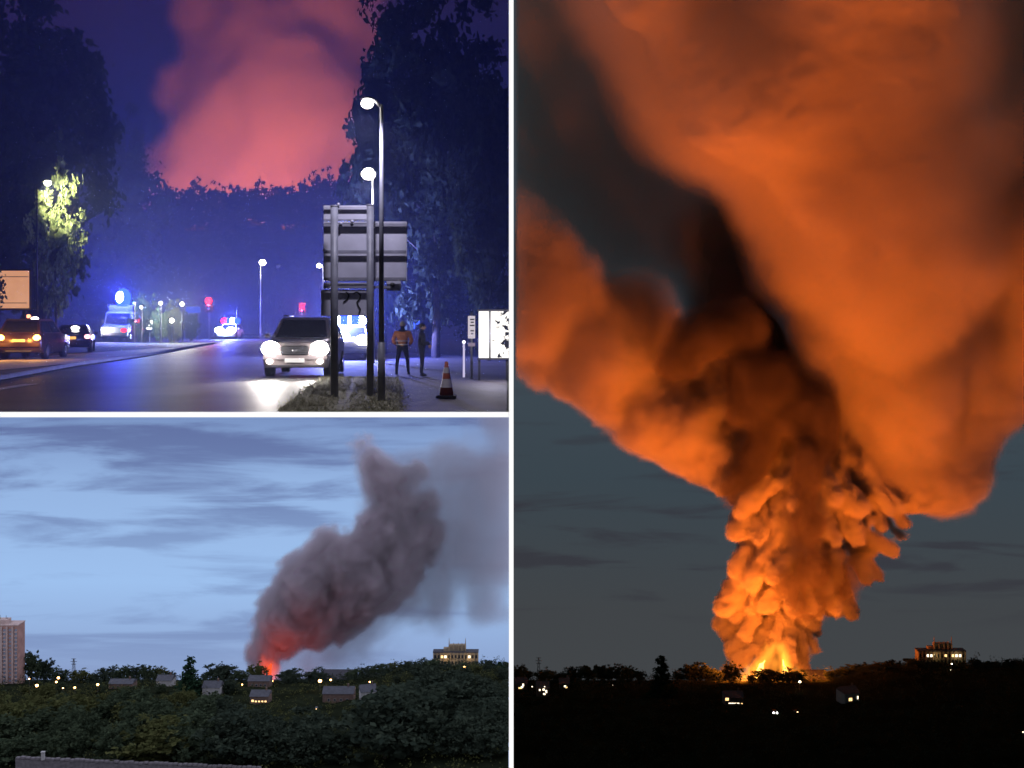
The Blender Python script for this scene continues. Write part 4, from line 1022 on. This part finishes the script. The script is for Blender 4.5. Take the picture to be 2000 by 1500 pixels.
# houses
wn_ = [(-.6, .3, 1.3, 1.5, M_win), (-.2, .3, 1.3, 1.5, M_win), (.2, .3, 1.3, 1.5, M_win), (.6, .3, 1.3, 1.5, M_win)]
BT.house(505, 1323, 1342, 42, 690, 'long brown house left below the burning smoke at dusk', M_bwall, wins=wn_)
BT.house(412, 1334, 1358, 34, 655, 'greyish house right of the tall conifer at dusk', M_wall, wins=wn_[1:3])
BT.house(506, 1352, 1374, 36, 640, 'orange lit house with a row of glowing windows below the fire at dusk', M_bwall, wins=[(-.7, .38, 1.5, 1.4, M_lit), (-.35, .3, 1.2, 1., M_lit), (0, .3, 1.2, 1., M_lit), (.35, .3, 1.2, 1., M_lit), (.7, .3, 1.2, 1., M_lit)])
BT.house(720, 1341, 1368, 30, 640, 'white gabled house glowing in lamp light right of the fire at dusk', M_wall, roof=M_slate, wins=[(-.1, .35, 2.6, 2.2, M_bwall), (.5, .4, 1., 1., M_lit)], rz=.25)
BT.house(320, 1322, 1341, 30, 700, 'small pale house under the long tree row at dusk', M_wall, wins=wn_[:2])
BT.house(660, 1345, 1372, 60, 650, 'dim brown terrace between the headlights and the white house at dusk', M_bwall, wins=wn_)
BT.house(235, 1330, 1345, 46, 690, 'low grey house roof under the tree row at dusk', M_bwall, wins=wn_[:3])
CT.house(506, 1352, 1374, 34, 640, 'house with a line of glowing windows at night', M_bwall, wins=[(-.8, .8, 2.2, 1.8, M_lit), (-.5, .25, 1.6, .55, M_litw), (-.2, .25, 1.6, .55, M_litw), (.1, .25, 1.6, .55, M_litw), (.4, .25, 1.6, .55, M_litw), (.8, .2, .9, .7, M_lit)])
CT.house(724, 1343, 1368, 30, 640, 'pale gabled house lit by its own lamps at night', M_wall, wins=[(-.25, .3, 2.4, 2., M_lit), (.75, .45, .9, 2., M_litw)], rz=.25)
CT.house(152, 1334, 1358, 24, 650, 'house with bright irregular windows at the lower left of the night view', M_bwall, wins=[(-.5, .8, 1.0, 1.2, M_litw), (.1, .85, 1.4, 1.3, M_litw), (.5, .6, 1.2, 2., M_litw), (.2, .3, 1.6, 1.2, M_litw)])
CT.house(112, 1327, 1346, 22, 680, 'house with yellow lit windows at the left edge of the night view', M_bwall, wins=[(.3, .8, 1.2, 2., M_litw), (-.2, .3, 2.4, 1., M_lit), (.1, .45, 1.6, 1.2, M_litw)])
CT.house(192, 1328, 1346, 18, 690, 'small house with a bright slanting window under the night tree row', M_bwall, wins=[(.1, .6, 1.6, 1.2, M_litw), (.4, .4, 1.2, 1.2, M_lit)])
# street lamps and other lights: dusk
for px, py, Y, e, r, lab in [(625, 1330, 655, 160, .85, 'bright orange street lamp in front of the tree right of the fire'), (646, 1328, 690, 60, .5, 'yellow lamp at the left end of the flat roof'),
        (114, 1324, 665, 90, .65, 'orange lamp below the third tree by the tower'), (110, 1332, 660, 60, .5, 'orange lamp just under another lamp right of the tower'), (72, 1339, 640, 120, .75, 'bright orange lamp nearest the foot of the tower'),
        (57, 1326, 660, 30, .4, 'small yellow lamp close to the right side of the tower'), (191, 1337, 640, 70, .6, 'yellow orange lamp beyond the pylon'), (123, 1344, 635, 30, .35, 'small amber lamp low between the tower and the pylon'),
        (146, 1343, 630, 50, .5, 'reddish lamp directly below the pylon'), (727, 1344, 634, 90, .6, 'orange lamp at the gable of the white house'), (722, 1332, 650, 20, .35, 'small lamp above the white house'),
        (737, 1357, 630, 50, .45, 'lamp at the right end of the white house'), (907, 1303, 690, 60, .55, 'lamp among the trees below the hall'), (532, 1330, 690, 25, .35, 'small lamp just right of the flame base'), (473, 1337, 680, 25, .35, 'small pale lamp left of the long brown house')]:
    BT.lampdot(px, py, Y, lab+' at dusk', e=e*1.6, r=r*1.25)
for px, py, Y, e, r, lab in [(627, 1331, 655, 120, .75, 'bright white street lamp at the right foot of the great fire'), (729, 1344, 634, 60, .5, 'white lamp above the gabled house'), (908, 1298, 690, 30, .5, 'lamp among the trees below the hall'), (906, 1309, 680, 10, .3, 'faint lower lamp below the hall'),
        (155, 1340, 640, 20, .35, 'small lamp beside the house with irregular windows'), (132, 1340, 640, 20, .4, 'small white lamp near the left edge'), (543, 1359, 640, 8, .3, 'tiny white lamp right of the line of glowing windows'), (1040, 1424, 470, 10, .35, 'small lamp at the far right in the dark foreground'), (281, 1337, 680, 6, .3, 'tiny dim lamp under the tree row')]:
    CT.lampdot(px, py, Y, lab+' at night', (1, .85, .6), e, r, M_litw if r < .45 else emit('night lamp', (1, .82, .5), 8))
# cars with their headlights on, on the lane below
def far_car(L, px, py, Y, label, hm, col, twin=True):
    Y = gY(px, py+3); c = L.p(px, py+3, Y); t = empty('car', c); tag(t, label, 'car')
    b = MB(); b.loft([ring(y, zb, zt, w*.94, w*.97) for y, zb, zt, w in HATCH]); b.build('body', paint_dark, t, True)
    c2 = MB(); c2.loft([[Vector((sx*.8, y, .9)) for y, sx in ((-1, -1), (-1, 1), (1.8, 1), (1.8, -1))], [Vector((sx*.62, y, 1.45)) for y, sx in ((-.3, -1), (-.3, 1), (1.15, 1), (1.15, -1))]]); c2.build('roof', M_glass, t)
    for s in (-1, 1):
        if twin or s > 0: MB().ball((s*(.85 if twin else .3), -2.0, .8), .55 if twin else .6, 1, .5, 1.2, 8, 6).build('headlight', hm, t, True)
        for y in (-1.1, 1.1): MB().tube((s*.6, y, .32), (s*.86, y, .32), .32, None, 12).build('wheel', M_rubber, t)
    lamp(t, (0, -3.2, 1.2), col, 90, .3)
M_viol = emit('violet white headlight', (.72, .55, 1), 5); M_warmh = emit('warm headlight', (1, .62, .32), 5); M_coolh = emit('cool headlight', (1, .95, .9), 5)
far_car(BT, 580, 1384, 560, 'car with violet white headlights on the lane below the fire at dusk', M_viol, (.7, .55, 1)); far_car(BT, 618, 1384, 560, 'car with orange lights following the violet headlights at dusk', M_warmh, (1, .6, .3), False)
far_car(CT, 580, 1386, 560, 'car with twin white headlights below the great fire at night', M_coolh, (1, .95, .9)); far_car(CT, 620, 1386, 560, 'car with a single warm light right of the twin headlights at night', M_warmh, (1, .7, .4), False)
# brick tower block on the left of the dusk view
Y = 700; c = BT.p(3, 1345, Y); t = empty('tower_block', c); tag(t, 'tall brick tower block with balconies at the left edge at dusk', 'tower block'); u = lambda px: px/F*Y
H = BT.p(0, 1222, Y).z-c.z; W = u(64)
MB().box((0, 5, H/2-2), (W, 10, H+4)).build('main_block', M_brick, t)
MB().box((0, 5, H+.3), (W+.5, 10.5, .6)).build('parapet', M_brick2, t)
MB().box((-u(6), 5, H+u(5)), (u(28), 6, u(9))).build('plant_room', M_brick2, t)
for x, h in ((u(2), 16), (u(5), 12), (-u(10), 17), (-u(16), 14)): MB().tube((x, 5, H+u(8)), (x, 5, H+u(h)), .22, .12, 6).build('aerial', M_pole, t)
for x in (-u(25), -u(13), 0, u(11), u(22)): MB().box((x, -.45, H/2-.3), (u(3.4), .9, H-.8)).build('pier', M_brick2, t)
wm = MB().box((0, 0, 0), (1.5, .12, 1.35)).mesh('window', M_winB); bm_ = MB().box((0, 0, 0), (2.0, .55, .75)).mesh('balcony', M_brick2)
for f in range(15):
    for x in (-u(30), -u(19), -u(6.5), u(5.5), u(16.5), u(28)):
        z = 2.0+f*(H-3)/15+.6
        o = part('window', wm, t); o.location = (x, -.04, z)
        if x in (-u(19), u(5.5), u(28)): o = part('balcony', bm_, t); o.location = (x, -.28, z-1.15)
MB().box((-u(9.5), -.15, BT.p(0, 1313, Y).z-c.z), (1.7, .1, 1.2)).build('lit_window', M_litw, t)
# wall with stones across the bottom of the dusk view
Y = 416; t = empty('stone_wall', (0, 0, 0)); tag(t, 'low rubble stone wall across the bottom left of the dusk view', 'wall')
M_rub = mat('rubble stone', (.16, .14, .14), .9, .3, .8)
pts = [(30+i*9.6, 1480+i*.40) for i in range(51)]
sr = random.Random(3)
base = MB()
for (x0, y0), (x1, y1) in zip(pts, pts[1:]):
    a = P(x0, y0+3, Y); b_ = P(x1, y1+3, Y); base.prism([a, b_, b_+Vector((0, 0, -7)), a+Vector((0, 0, -7))], (0, 1.2, 0))
base.build('wall_face', M_rub, t)
st = [MB().box((0, 0, 0), (1.7+.1*k, 1.5, .7+.12*k), bev=.14).mesh('coping_stone', M_rub) for k in range(3)]
for (x0, y0) in pts[:-1]:
    o = part('coping_stone', st[sr.randrange(3)], t); o.location = P(x0+4.8, y0+1+sr.uniform(-1, 1), Y)+Vector((0, .55, 0)); o.rotation_euler = (sr.uniform(-.06, .06), sr.uniform(-.08, .08), sr.uniform(-.1, .1))
pz = P(84, 1470, Y); gp = empty('gate_post', P(84, 1482, Y-1)); tag(gp, 'pale square post standing on the stone wall', 'post')
MB().box((0, 0, 1.0), (1.2, 1, 3), bev=.1).build('shaft', M_wall, gp); MB().box((0, 0, 2.6), (1.5, 1.3, .3), bev=.05).build('cap', M_wall, gp)
# trees of the dark wood in front (dusk)
fr = random.Random(8)
for j, (Y, n, hpx) in enumerate([(655, 16, 18), (622, 16, 24), (586, 17, 40), (548, 16, 48), (510, 16, 56), (474, 15, 64), (440, 14, 72)]):
    for i in range(n):
        px = -30+(i+.5+fr.uniform(-.3, .3))*1030/n; gy = gpy(px, Y)
        if Y > 600 and (470 < px < 760 and fr.random() < .75): continue
        if Y > 495 and (555 < px < 640 or 690 < px < 765): continue
        if Y > 540 and (465 < px < 550 or 640 < px < 765): continue
        h = hpx*fr.choice([.55, .7, .8, .9, 1., 1.1, 1.35])*(1.3 if px > 700 else 1); 
        BT.tree(px, gy-h, h*fr.uniform(1., 1.7), Y-6, 'bushy tree of the dark wood filling the dusk foreground', 'far', (fr.choice([0, 2, 3]) if px < 420 else fr.choice([1, 4, 5])), 'trees of the dark wood in the dusk foreground')
def woods(L, n, x0, x1, label, m):
    c = []
    for _ in range(n):
        px = fr.uniform(x0, x1); Y = fr.uniform(395, 690)
        q = L.g(px, Y); c.append((q.x, q.y, q.z+fr.uniform(.1, 1.0 if 470 < px < 760 and 560 < Y else 2.6)))
    V, Q = leaf_cloud(np.array(c), 14, np.full(len(c), 1.1), 1.0)
    tag(link(bpy.data.objects.new('undergrowth', np_mesh('undergrowth', V, Q, [m]))), label, 'undergrowth', kind='stuff')
def crest(L, x0, x1, label):
    c = []
    for i in range(1000):
        px = fr.uniform(x0, x1); Y = fr.uniform(690, 742)
        if 522 < px < 546 and not L.c: continue
        q = L.g(px, Y); c.append((q.x, q.y, q.z+abs(fr.gauss(0, 2.6))))
    V, Q = leaf_cloud(np.array(c), 16, np.full(len(c), 1.0), .9)
    tag(link(bpy.data.objects.new('hedgerow', np_mesh('hedgerow', V, Q, [M_leaf_dark]))), label, 'hedgerow', kind='stuff')
woods(BT, 1500, -60, 985, 'tangled dark undergrowth between the trees at dusk', M_leaf_olive); woods(CT, 1500, 100, 1130, 'black undergrowth on the hillside at night', M_leaf_dark)
crest(BT, -60, 985, 'dark scrub along the foot of the dusk treeline'); crest(CT, 100, 1130, 'black scrub along the foot of the night treeline')
clock('valley')

# ------------------------------------------------------------------ dusk smoke
D0 = 800
M_smokeB = smoke_mat('grey smoke', (.26, .22, .26), .12, .02)
pb = empty('smoke_plume', (0, 0, 0)); tag(pb, 'dark grey smoke plume leaning right from a red fire at dusk', 'smoke plume')
cb = [cap(D0, x, y, x2, y2, r, r2, d, d) for x, y, x2, y2, r, r2, d in
      [(527, 1322, 518, 1290, 12, 26, 0), (518, 1290, 520, 1250, 26, 34, 0), (520, 1250, 545, 1205, 34, 44, 0), (545, 1205, 600, 1145, 46, 56, 0), (600, 1140, 645, 1095, 56, 52, 0), (645, 1095, 690, 1090, 48, 50, 4), (560, 1240, 640, 1190, 40, 54, 8), (640, 1190, 715, 1130, 52, 56, 8),
       (700, 1100, 745, 1035, 44, 44, 8), (640, 1070, 655, 1058, 26, 22, -6), (610, 1090, 612, 1075, 20, 16, -10), (735, 1035, 765, 985, 40, 34, 10), (765, 985, 745, 935, 38, 34, 10), (745, 935, 722, 905, 32, 26, 10), (722, 905, 706, 868, 24, 15, 10), (760, 950, 815, 925, 26, 16, 14), (745, 1100, 780, 1060, 44, 40, 16), (492, 1272, 486, 1282, 10, 7, -6), (780, 1020, 830, 990, 34, 26, 16), (715, 1170, 775, 1110, 46, 54, 14), (775, 1110, 820, 1050, 54, 46, 18), (620, 1235, 700, 1190, 30, 40, 12)]]
smoke(('column', 'column_edge'), cb, 1.5, 5., [('w', 9., 23., 1.), ('w', 5.5, 11., 1.), ('w', 2.6, 5.5, 1.), ('n', 1.6, 4., 1.)], (10, 28), 13., lambda Z: np.interp(Z, [-240, -190, -120], [4., 6., 10.]), 8., M_smokeB, veil_mat('grey smoke volume', (.66, .575, .60), .17), pb, 5, hi_clip=(-2.5, 2000, 0), mod=lambda Z: np.interp(Z, [-200, -110], [1., .95]))
cb2 = [cap(D0, x, y, x+1, y-10, r, r, d, d) for x, y, r, d in [(800, 1080, 60, 20), (860, 1110, 64, 24), (905, 1060, 70, 24), (930, 1130, 50, 26), (850, 1010, 64, 24), (800, 1150, 44, 22), (960, 1000, 70, 30), (985, 920, 64, 36), (930, 960, 60, 30), (600, 1290, 18, 10), (640, 1270, 22, 10), (690, 1235, 30, 14), (740, 1200, 36, 16), (990, 1080, 60, 30), (860, 1180, 36, 24), (780, 1000, 50, 20), (930, 1190, 36, 26), (560, 1306, 14, 8), (985, 820, 50, 36), (770, 1160, 50, 10), (720, 1215, 36, 8), (820, 940, 44, 18), (650, 1250, 26, 6), (880, 930, 50, 30)]]
smoke((None, 'thin_veil'), cb2, 2.4, 14., [('n', 9., 40., 1.), ('w', 13., 30., 1.), ('w', 6., 13., 1.), ('n', 3., 7., 1.)], (14, 44), 24., 20., 0, None, veil_mat('thin grey smoke', (.50, .46, .49), .042), pb, 9, hi_clip=(-2.5, 2000, 0))
lamp(pb, P(536, 1312, D0-27), (1, .085, .03), REDB, 3, falloff='Quadratic')
M_flameR = emit('red flame', (1, .11, .035), .9)
fo = empty('fire', P(527, 1326, D0-24)); tag(fo, 'red flames at the foot of the grey smoke at dusk', 'fire')
q = part('flame', smoke_mesh('flame', [cap(D0-24, 527, 1328, 525, 1310, 5, 5), cap(D0-24, 525, 1310, 530, 1298, 4, 1)], .7, 2., [('n', 1.2, 4., 2.)], (1.5, 6), 4., 4, None, M_flameR), fo); q.location = -fo.location
smoke((None, 'flame_glow'), [cap(D0-24, 526, 1328, 523, 1305, 9, 11), cap(D0-24, 523, 1305, 516, 1285, 10, 3), cap(D0-24, 532, 1326, 540, 1305, 7, 3)], .9, 3., [('n', 2.4, 6., 2.), ('n', 1.2, 2.6, 2.)], (3, 8), 6., 7., 0, None, flame_mat('red burning gas', (1, .10, .03), .10), fo, 8)
fo.children[-1].matrix_parent_inverse = Matrix.Translation(-fo.location)
clock('dusk smoke')
# ------------------------------------------------------------------ the great fire and its orange smoke
Y0 = 800.
pc = empty('smoke_plume', (0, 0, 0)); tag(pc, 'towering orange lit smoke plume rising from the great fire at night', 'smoke plume')
M_smokeC = smoke_mat('pale smoke', (.66, .60, .54), .10, .03)
M_smoke_shade = smoke_mat('shade-painted smoke', (.16, .13, .115), .2, .02)  # darker smoke colour stands in for shade inside the plume
rnd = random.Random(4)
col = []
def petal(x0, y0, x1, y1, r, d0, d1, bend):
    n = 5; q = []
    for i in range(n+1):
        t = i/n; bx = 4*t*(1-t)*bend
        q.append((x0+(x1-x0)*t+bx*(y1-y0)/100., y0+(y1-y0)*t-bx*(x1-x0)/100., d0+(d1-d0)*t, r*(.35+.65*min(1, t*1.25))*(1 if t < .9 else .85)))
    for a, b in zip(q, q[1:]): col.append(cap(Y0, a[0], a[1], b[0], b[1], a[3], b[3], a[2], b[2]))
LT = [(1448, 1290), (1470, 1306), (1440, 1268), (1456, 1238), (1402, 1220), (1425, 1236), (1414, 1186), (1440, 1200), (1434, 1148), (1462, 1168), (1442, 1112), (1466, 1132), (1456, 1068), (1482, 1092), (1442, 1036), (1470, 1044), (1492, 1062), (1447, 998), (1482, 1012), (1432, 968), (1466, 975), (1502, 1010), (1507, 1122), (1502, 1182), (1492, 1232), (1500, 1272), (1520, 1070), (1524, 1200)]
RT = [(1570, 1300), (1588, 1270), (1558, 1280), (1598, 1235), (1575, 1225), (1602, 1200), (1628, 1190), (1664, 1194), (1642, 1160), (1612, 1130), (1692, 1126), (1660, 1100), (1716, 1122), (1700, 1075), (1672, 1050), (1742, 1076), (1756, 1050), (1722, 1030), (1700, 1000), (1652, 1010), (1632, 1060), (1762, 1020), (1742, 985)]
for k, (x, y) in enumerate(LT+RT+LT+RT):
    ax = 1524+(1320-y)*.15; side = -1 if k % (len(LT)+len(RT)) < len(LT) else 1
    if k >= len(LT)+len(RT): x = ax+(x-ax)*rnd.uniform(.3, .8); y += rnd.uniform(-45, 10)
    L = rnd.choice((110, 140, 170, 210, 250)); r = rnd.choice((8, 10, 12, 15, 18, 22))
    x0 = ax+(x-ax)*rnd.uniform(.25, .5)+rnd.uniform(-8, 8)+side*4+L*.12
    petal(x0, y-L, x+rnd.uniform(-4, 4), y, r, 8+rnd.uniform(-6, 6), -20+rnd.uniform(-24, 20)+abs(x-ax)*.11, -side*rnd.uniform(3, 12))
for i in range(14):
    y = 1320-i*33; x = 1518+(1320-y)*.14
    col.append(cap(Y0, x, y, x+4, y-33, 28+i*1.5, 30+i*1.5, 34, 34))
for a_ in [(1560, 930, 1440, 880, 24, 44, 10, 6), (1600, 900, 1740, 880, 26, 50, 10, 4), (1500, 960, 1420, 940, 22, 30, 0, 0), (1660, 960, 1780, 960, 24, 40, 0, 0), (1545, 1000, 1570, 900, 40, 50, 24, 30)]:
    col.append(cap(Y0, *a_[:6], *a_[6:]))
ap = P(1560, 560, Y0); vm_C = veil_mat('orange lit smoke', (.80, .74, .66), .8)
smoke(('column', 'column_edge'), col, 1.15, 2.6, [('w', 5.5, 13., 2.8), ('w', 3.6, 7., 2.2), ('w', 1.8, 3.6, 1.7), ('n', .9, 2.6, 1.4)], (11, 28), 9., lambda Z: np.interp(Z, [-250, -180, -120], [1.9, 2.4, 5.]), 4., M_smokeC, vm_C, pc, 1, (ap.x, ap.y, ap.z, 150.))
def bodies(L):
    """capsules given by pixel and by how far their FRONT lies before the column (metres): the plume leans over towards the viewer"""
    out = []
    for x0, y0, r0, f0, x1, y1, r1, f1 in L: out.append(cap(Y0, x0, y0, x1, y1, r0, r1, f0+r0*Y0/F, f1+r1*Y0/F))
    return out
lcl = (DX1+2.2, 0, -1000); hcl = (P(2230, 0, Y0).x, 2000, P(0, -90, Y0+100).z)
oc = [('n', 11., 55., 1.), ('w', 9., 34., 1.), ('w', 5., 15., 1.), ('w', 2.2, 7., 1.), ('n', 1.4, 4.5, 1.)]
lc = bodies([(1440, 900, 50, -4, 1380, 885, 58, -10), (1380, 885, 58, -10, 1290, 825, 76, -22), (1290, 825, 76, -22, 1165, 715, 84, -40), (1165, 715, 84, -40, 1010, 575, 98, -60), (1010, 575, 98, -60, 930, 500, 100, -66), (1360, 775, 60, 4, 1210, 640, 74, -4), (1430, 820, 50, 4, 1400, 740, 50, 10)])
smoke(('left_cloud', 'left_cloud_edge'), lc, 2.2, 14., oc, (14, 55), 20., lambda Z: np.interp(Z, [-130, -60, 0, 30], [6., 13., 30., 46.]), 10., M_smokeC, veil_mat('left smoke', (.80, .73, .66), .20), pc, 1, None, lcl, hcl)
rc = bodies([(1700, 930, 46, -10, 1800, 915, 78, -14), (1800, 915, 82, -14, 1740, 760, 130, -38), (1640, 850, 44, -6, 1700, 760, 110, -30), (1740, 760, 130, -38, 1715, 520, 185, -85), (1715, 520, 185, -85, 1690, 250, 240, -135), (1690, 250, 240, -135, 1590, -60, 290, -185),
             (1850, 890, 76, -8, 1900, 700, 115, -30), (1900, 700, 125, -28, 1990, 350, 210, -60), (1990, 350, 210, -60, 2010, -60, 250, -90), (1630, 420, 110, -90, 1470, 160, 150, -130), (1470, 160, 150, -130, 1310, -50, 150, -160), (2000, 760, 70, 10, 2080, 700, 90, 10)])
smoke(('right_cloud', 'right_cloud_edge'), rc, 2.8, 26., [('n', 17., 80., 1.), ('w', 8., 44., 1.), ('w', 4., 19., 1.), ('w', 2., 9., 1.), ('n', 1.6, 6., 1.)], (20, 90), 34., lambda Z: np.interp(Z, [-130, -50, 60, 200], [6., 15., 42., 60.]), 14., M_smokeC, veil_mat('right smoke', (.80, .73, .66), .14), pc, 1, None, lcl, hcl, lambda Z: np.interp(Z, [-40, 60, 200], [1., .45, .2]))
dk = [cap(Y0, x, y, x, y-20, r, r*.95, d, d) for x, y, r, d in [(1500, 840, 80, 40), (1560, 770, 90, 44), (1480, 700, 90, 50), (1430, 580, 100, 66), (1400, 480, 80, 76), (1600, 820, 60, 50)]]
smoke(('dark_cloud', 'dark_cloud_edge'), dk, 3.0, 16., [('n', 10., 60., 1.), ('w', 8., 30., 1.), ('n', 4., 12., 1.)], (16, 50), 26., 32., 13., M_smoke_shade, veil_mat('shade-painted smoke volume', (.22, .20, .19), .06), pc, 1, None, lcl, hcl)  # shade of the hollow above the column put into the smoke colour
dk2 = [cap(Y0, x, y, x, y-20, r, r*.95, d, d) for x, y, r, d in [(1420, 520, 120, 70), (1330, 430, 170, 80), (1400, 320, 110, 70), (1200, 350, 190, 90), (1080, 280, 190, 90), (1020, 100, 200, 90), (1250, 180, 170, 90), (1040, 420, 120, 80), (1180, 470, 120, 80), (1960, 150, 120, 120), (1980, 420, 110, 110), (1990, 640, 90, 80)]]
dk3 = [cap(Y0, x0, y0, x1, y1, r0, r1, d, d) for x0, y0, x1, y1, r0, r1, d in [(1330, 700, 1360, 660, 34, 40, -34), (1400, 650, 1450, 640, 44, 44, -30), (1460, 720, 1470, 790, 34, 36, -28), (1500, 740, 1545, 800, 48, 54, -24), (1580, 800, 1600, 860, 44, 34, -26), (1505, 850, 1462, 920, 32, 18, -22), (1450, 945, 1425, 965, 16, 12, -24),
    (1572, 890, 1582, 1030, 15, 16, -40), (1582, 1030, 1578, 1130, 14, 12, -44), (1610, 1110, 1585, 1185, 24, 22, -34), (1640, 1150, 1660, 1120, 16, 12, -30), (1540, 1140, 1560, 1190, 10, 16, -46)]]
smoke((None, 'shade_streaks'), dk3, 2.0, 6., [('n', 5., 26., 1.), ('w', 6., 16., 1.6), ('w', 3., 7., 1.4), ('n', 1.5, 4., 1.)], (10, 26), 14., 14., 0, None, veil_mat('shade streaks', (.24, .20, .18), .17), pc, 3, None, lcl, hcl)  # dark streaks paint the shaded seam of the column and cloud hollows
smoke((None, 'thin_dark_smoke'), dk2, 4.0, 20., [('n', 14., 70., 1.), ('w', 10., 40., 1.), ('n', 5., 14., 1.)], (20, 60), 28., 40., 0, None, veil_mat('thin shade-painted smoke', (.62, .57, .52), .021), pc, 2, None, lcl, hcl)  # thin smoke standing in for the shadowed hollow of the plume
C_ = (1, .175, .015)
FI = empty('fire', P(1520, 1330, Y0-60)); tag(FI, 'great yellow and orange blaze at the foot of the orange smoke at night', 'fire')
fl = FI.location
M_flame = emit('yellow flame', (1, .50, .09), 5.)
for capsx, m in (([(1476, 1322, 1486, 1302, 6, 7), (1486, 1302, 1502, 1276, 5, 1.5)], M_flame), ([(1532, 1330, 1534, 1312, 9, 8), (1534, 1312, 1529, 1288, 6, 1.5)], M_flame)):
    me = smoke_mesh('flame', [cap(Y0-62, *c[:4], c[4]*.6, c[5]*.6) for c in capsx], .7, 2.5, [('n', 1.6, 5., 2.4), ('n', .6, 2., 2.)], (2, 7), 5., 6, None, m)
    o = part('flame', me, FI); o.location = -fl
smoke((None, 'flame_glow'), [cap(Y0-62, 1476, 1324, 1486, 1302, 10, 10), cap(Y0-62, 1486, 1302, 1505, 1264, 9, 3), cap(Y0-62, 1532, 1330, 1534, 1310, 13, 11), cap(Y0-62, 1534, 1310, 1524, 1266, 10, 3), cap(Y0-62, 1450, 1328, 1565, 1328, 7, 7), cap(Y0-62, 1456, 1326, 1466, 1304, 6, 3), cap(Y0-62, 1556, 1326, 1552, 1306, 6, 3), cap(Y0-62, 1510, 1326, 1514, 1300, 6, 3)],
      .8, 3., [('n', 2.8, 6., 2.6), ('n', 1.6, 2.6, 2.2)], (3, 8), 6., 8., 0, None, flame_mat('burning gas', (1, .30, .025), .30), FI, 6)
FI.children[-1].matrix_parent_inverse = Matrix.Translation(-fl)
for x, d, k in ((1505, 84, .25), (1450, 118, .17), (1660, 122, .44)):
    lamp(FI, P(x, 1322, Y0-d)-fl, C_, GLOW*k, 8, 'SPOT', falloff='Linear', aim=(0, .2, 1), cone=math.radians(150), blend=.3)  # unseen fill lamps added in front of the flames to light the smoke
for x, k in ((1424, 9.), (1486, 2.6), (1535, 2.2), (1600, 2.2)): lamp(FI, P(x, 1306, Y0-70)-fl, (1, .20, .02), GLOW*k, 4, falloff='Quadratic')  # more unseen lamps added beside the flames to brighten the plume's foot
clock('great fire')
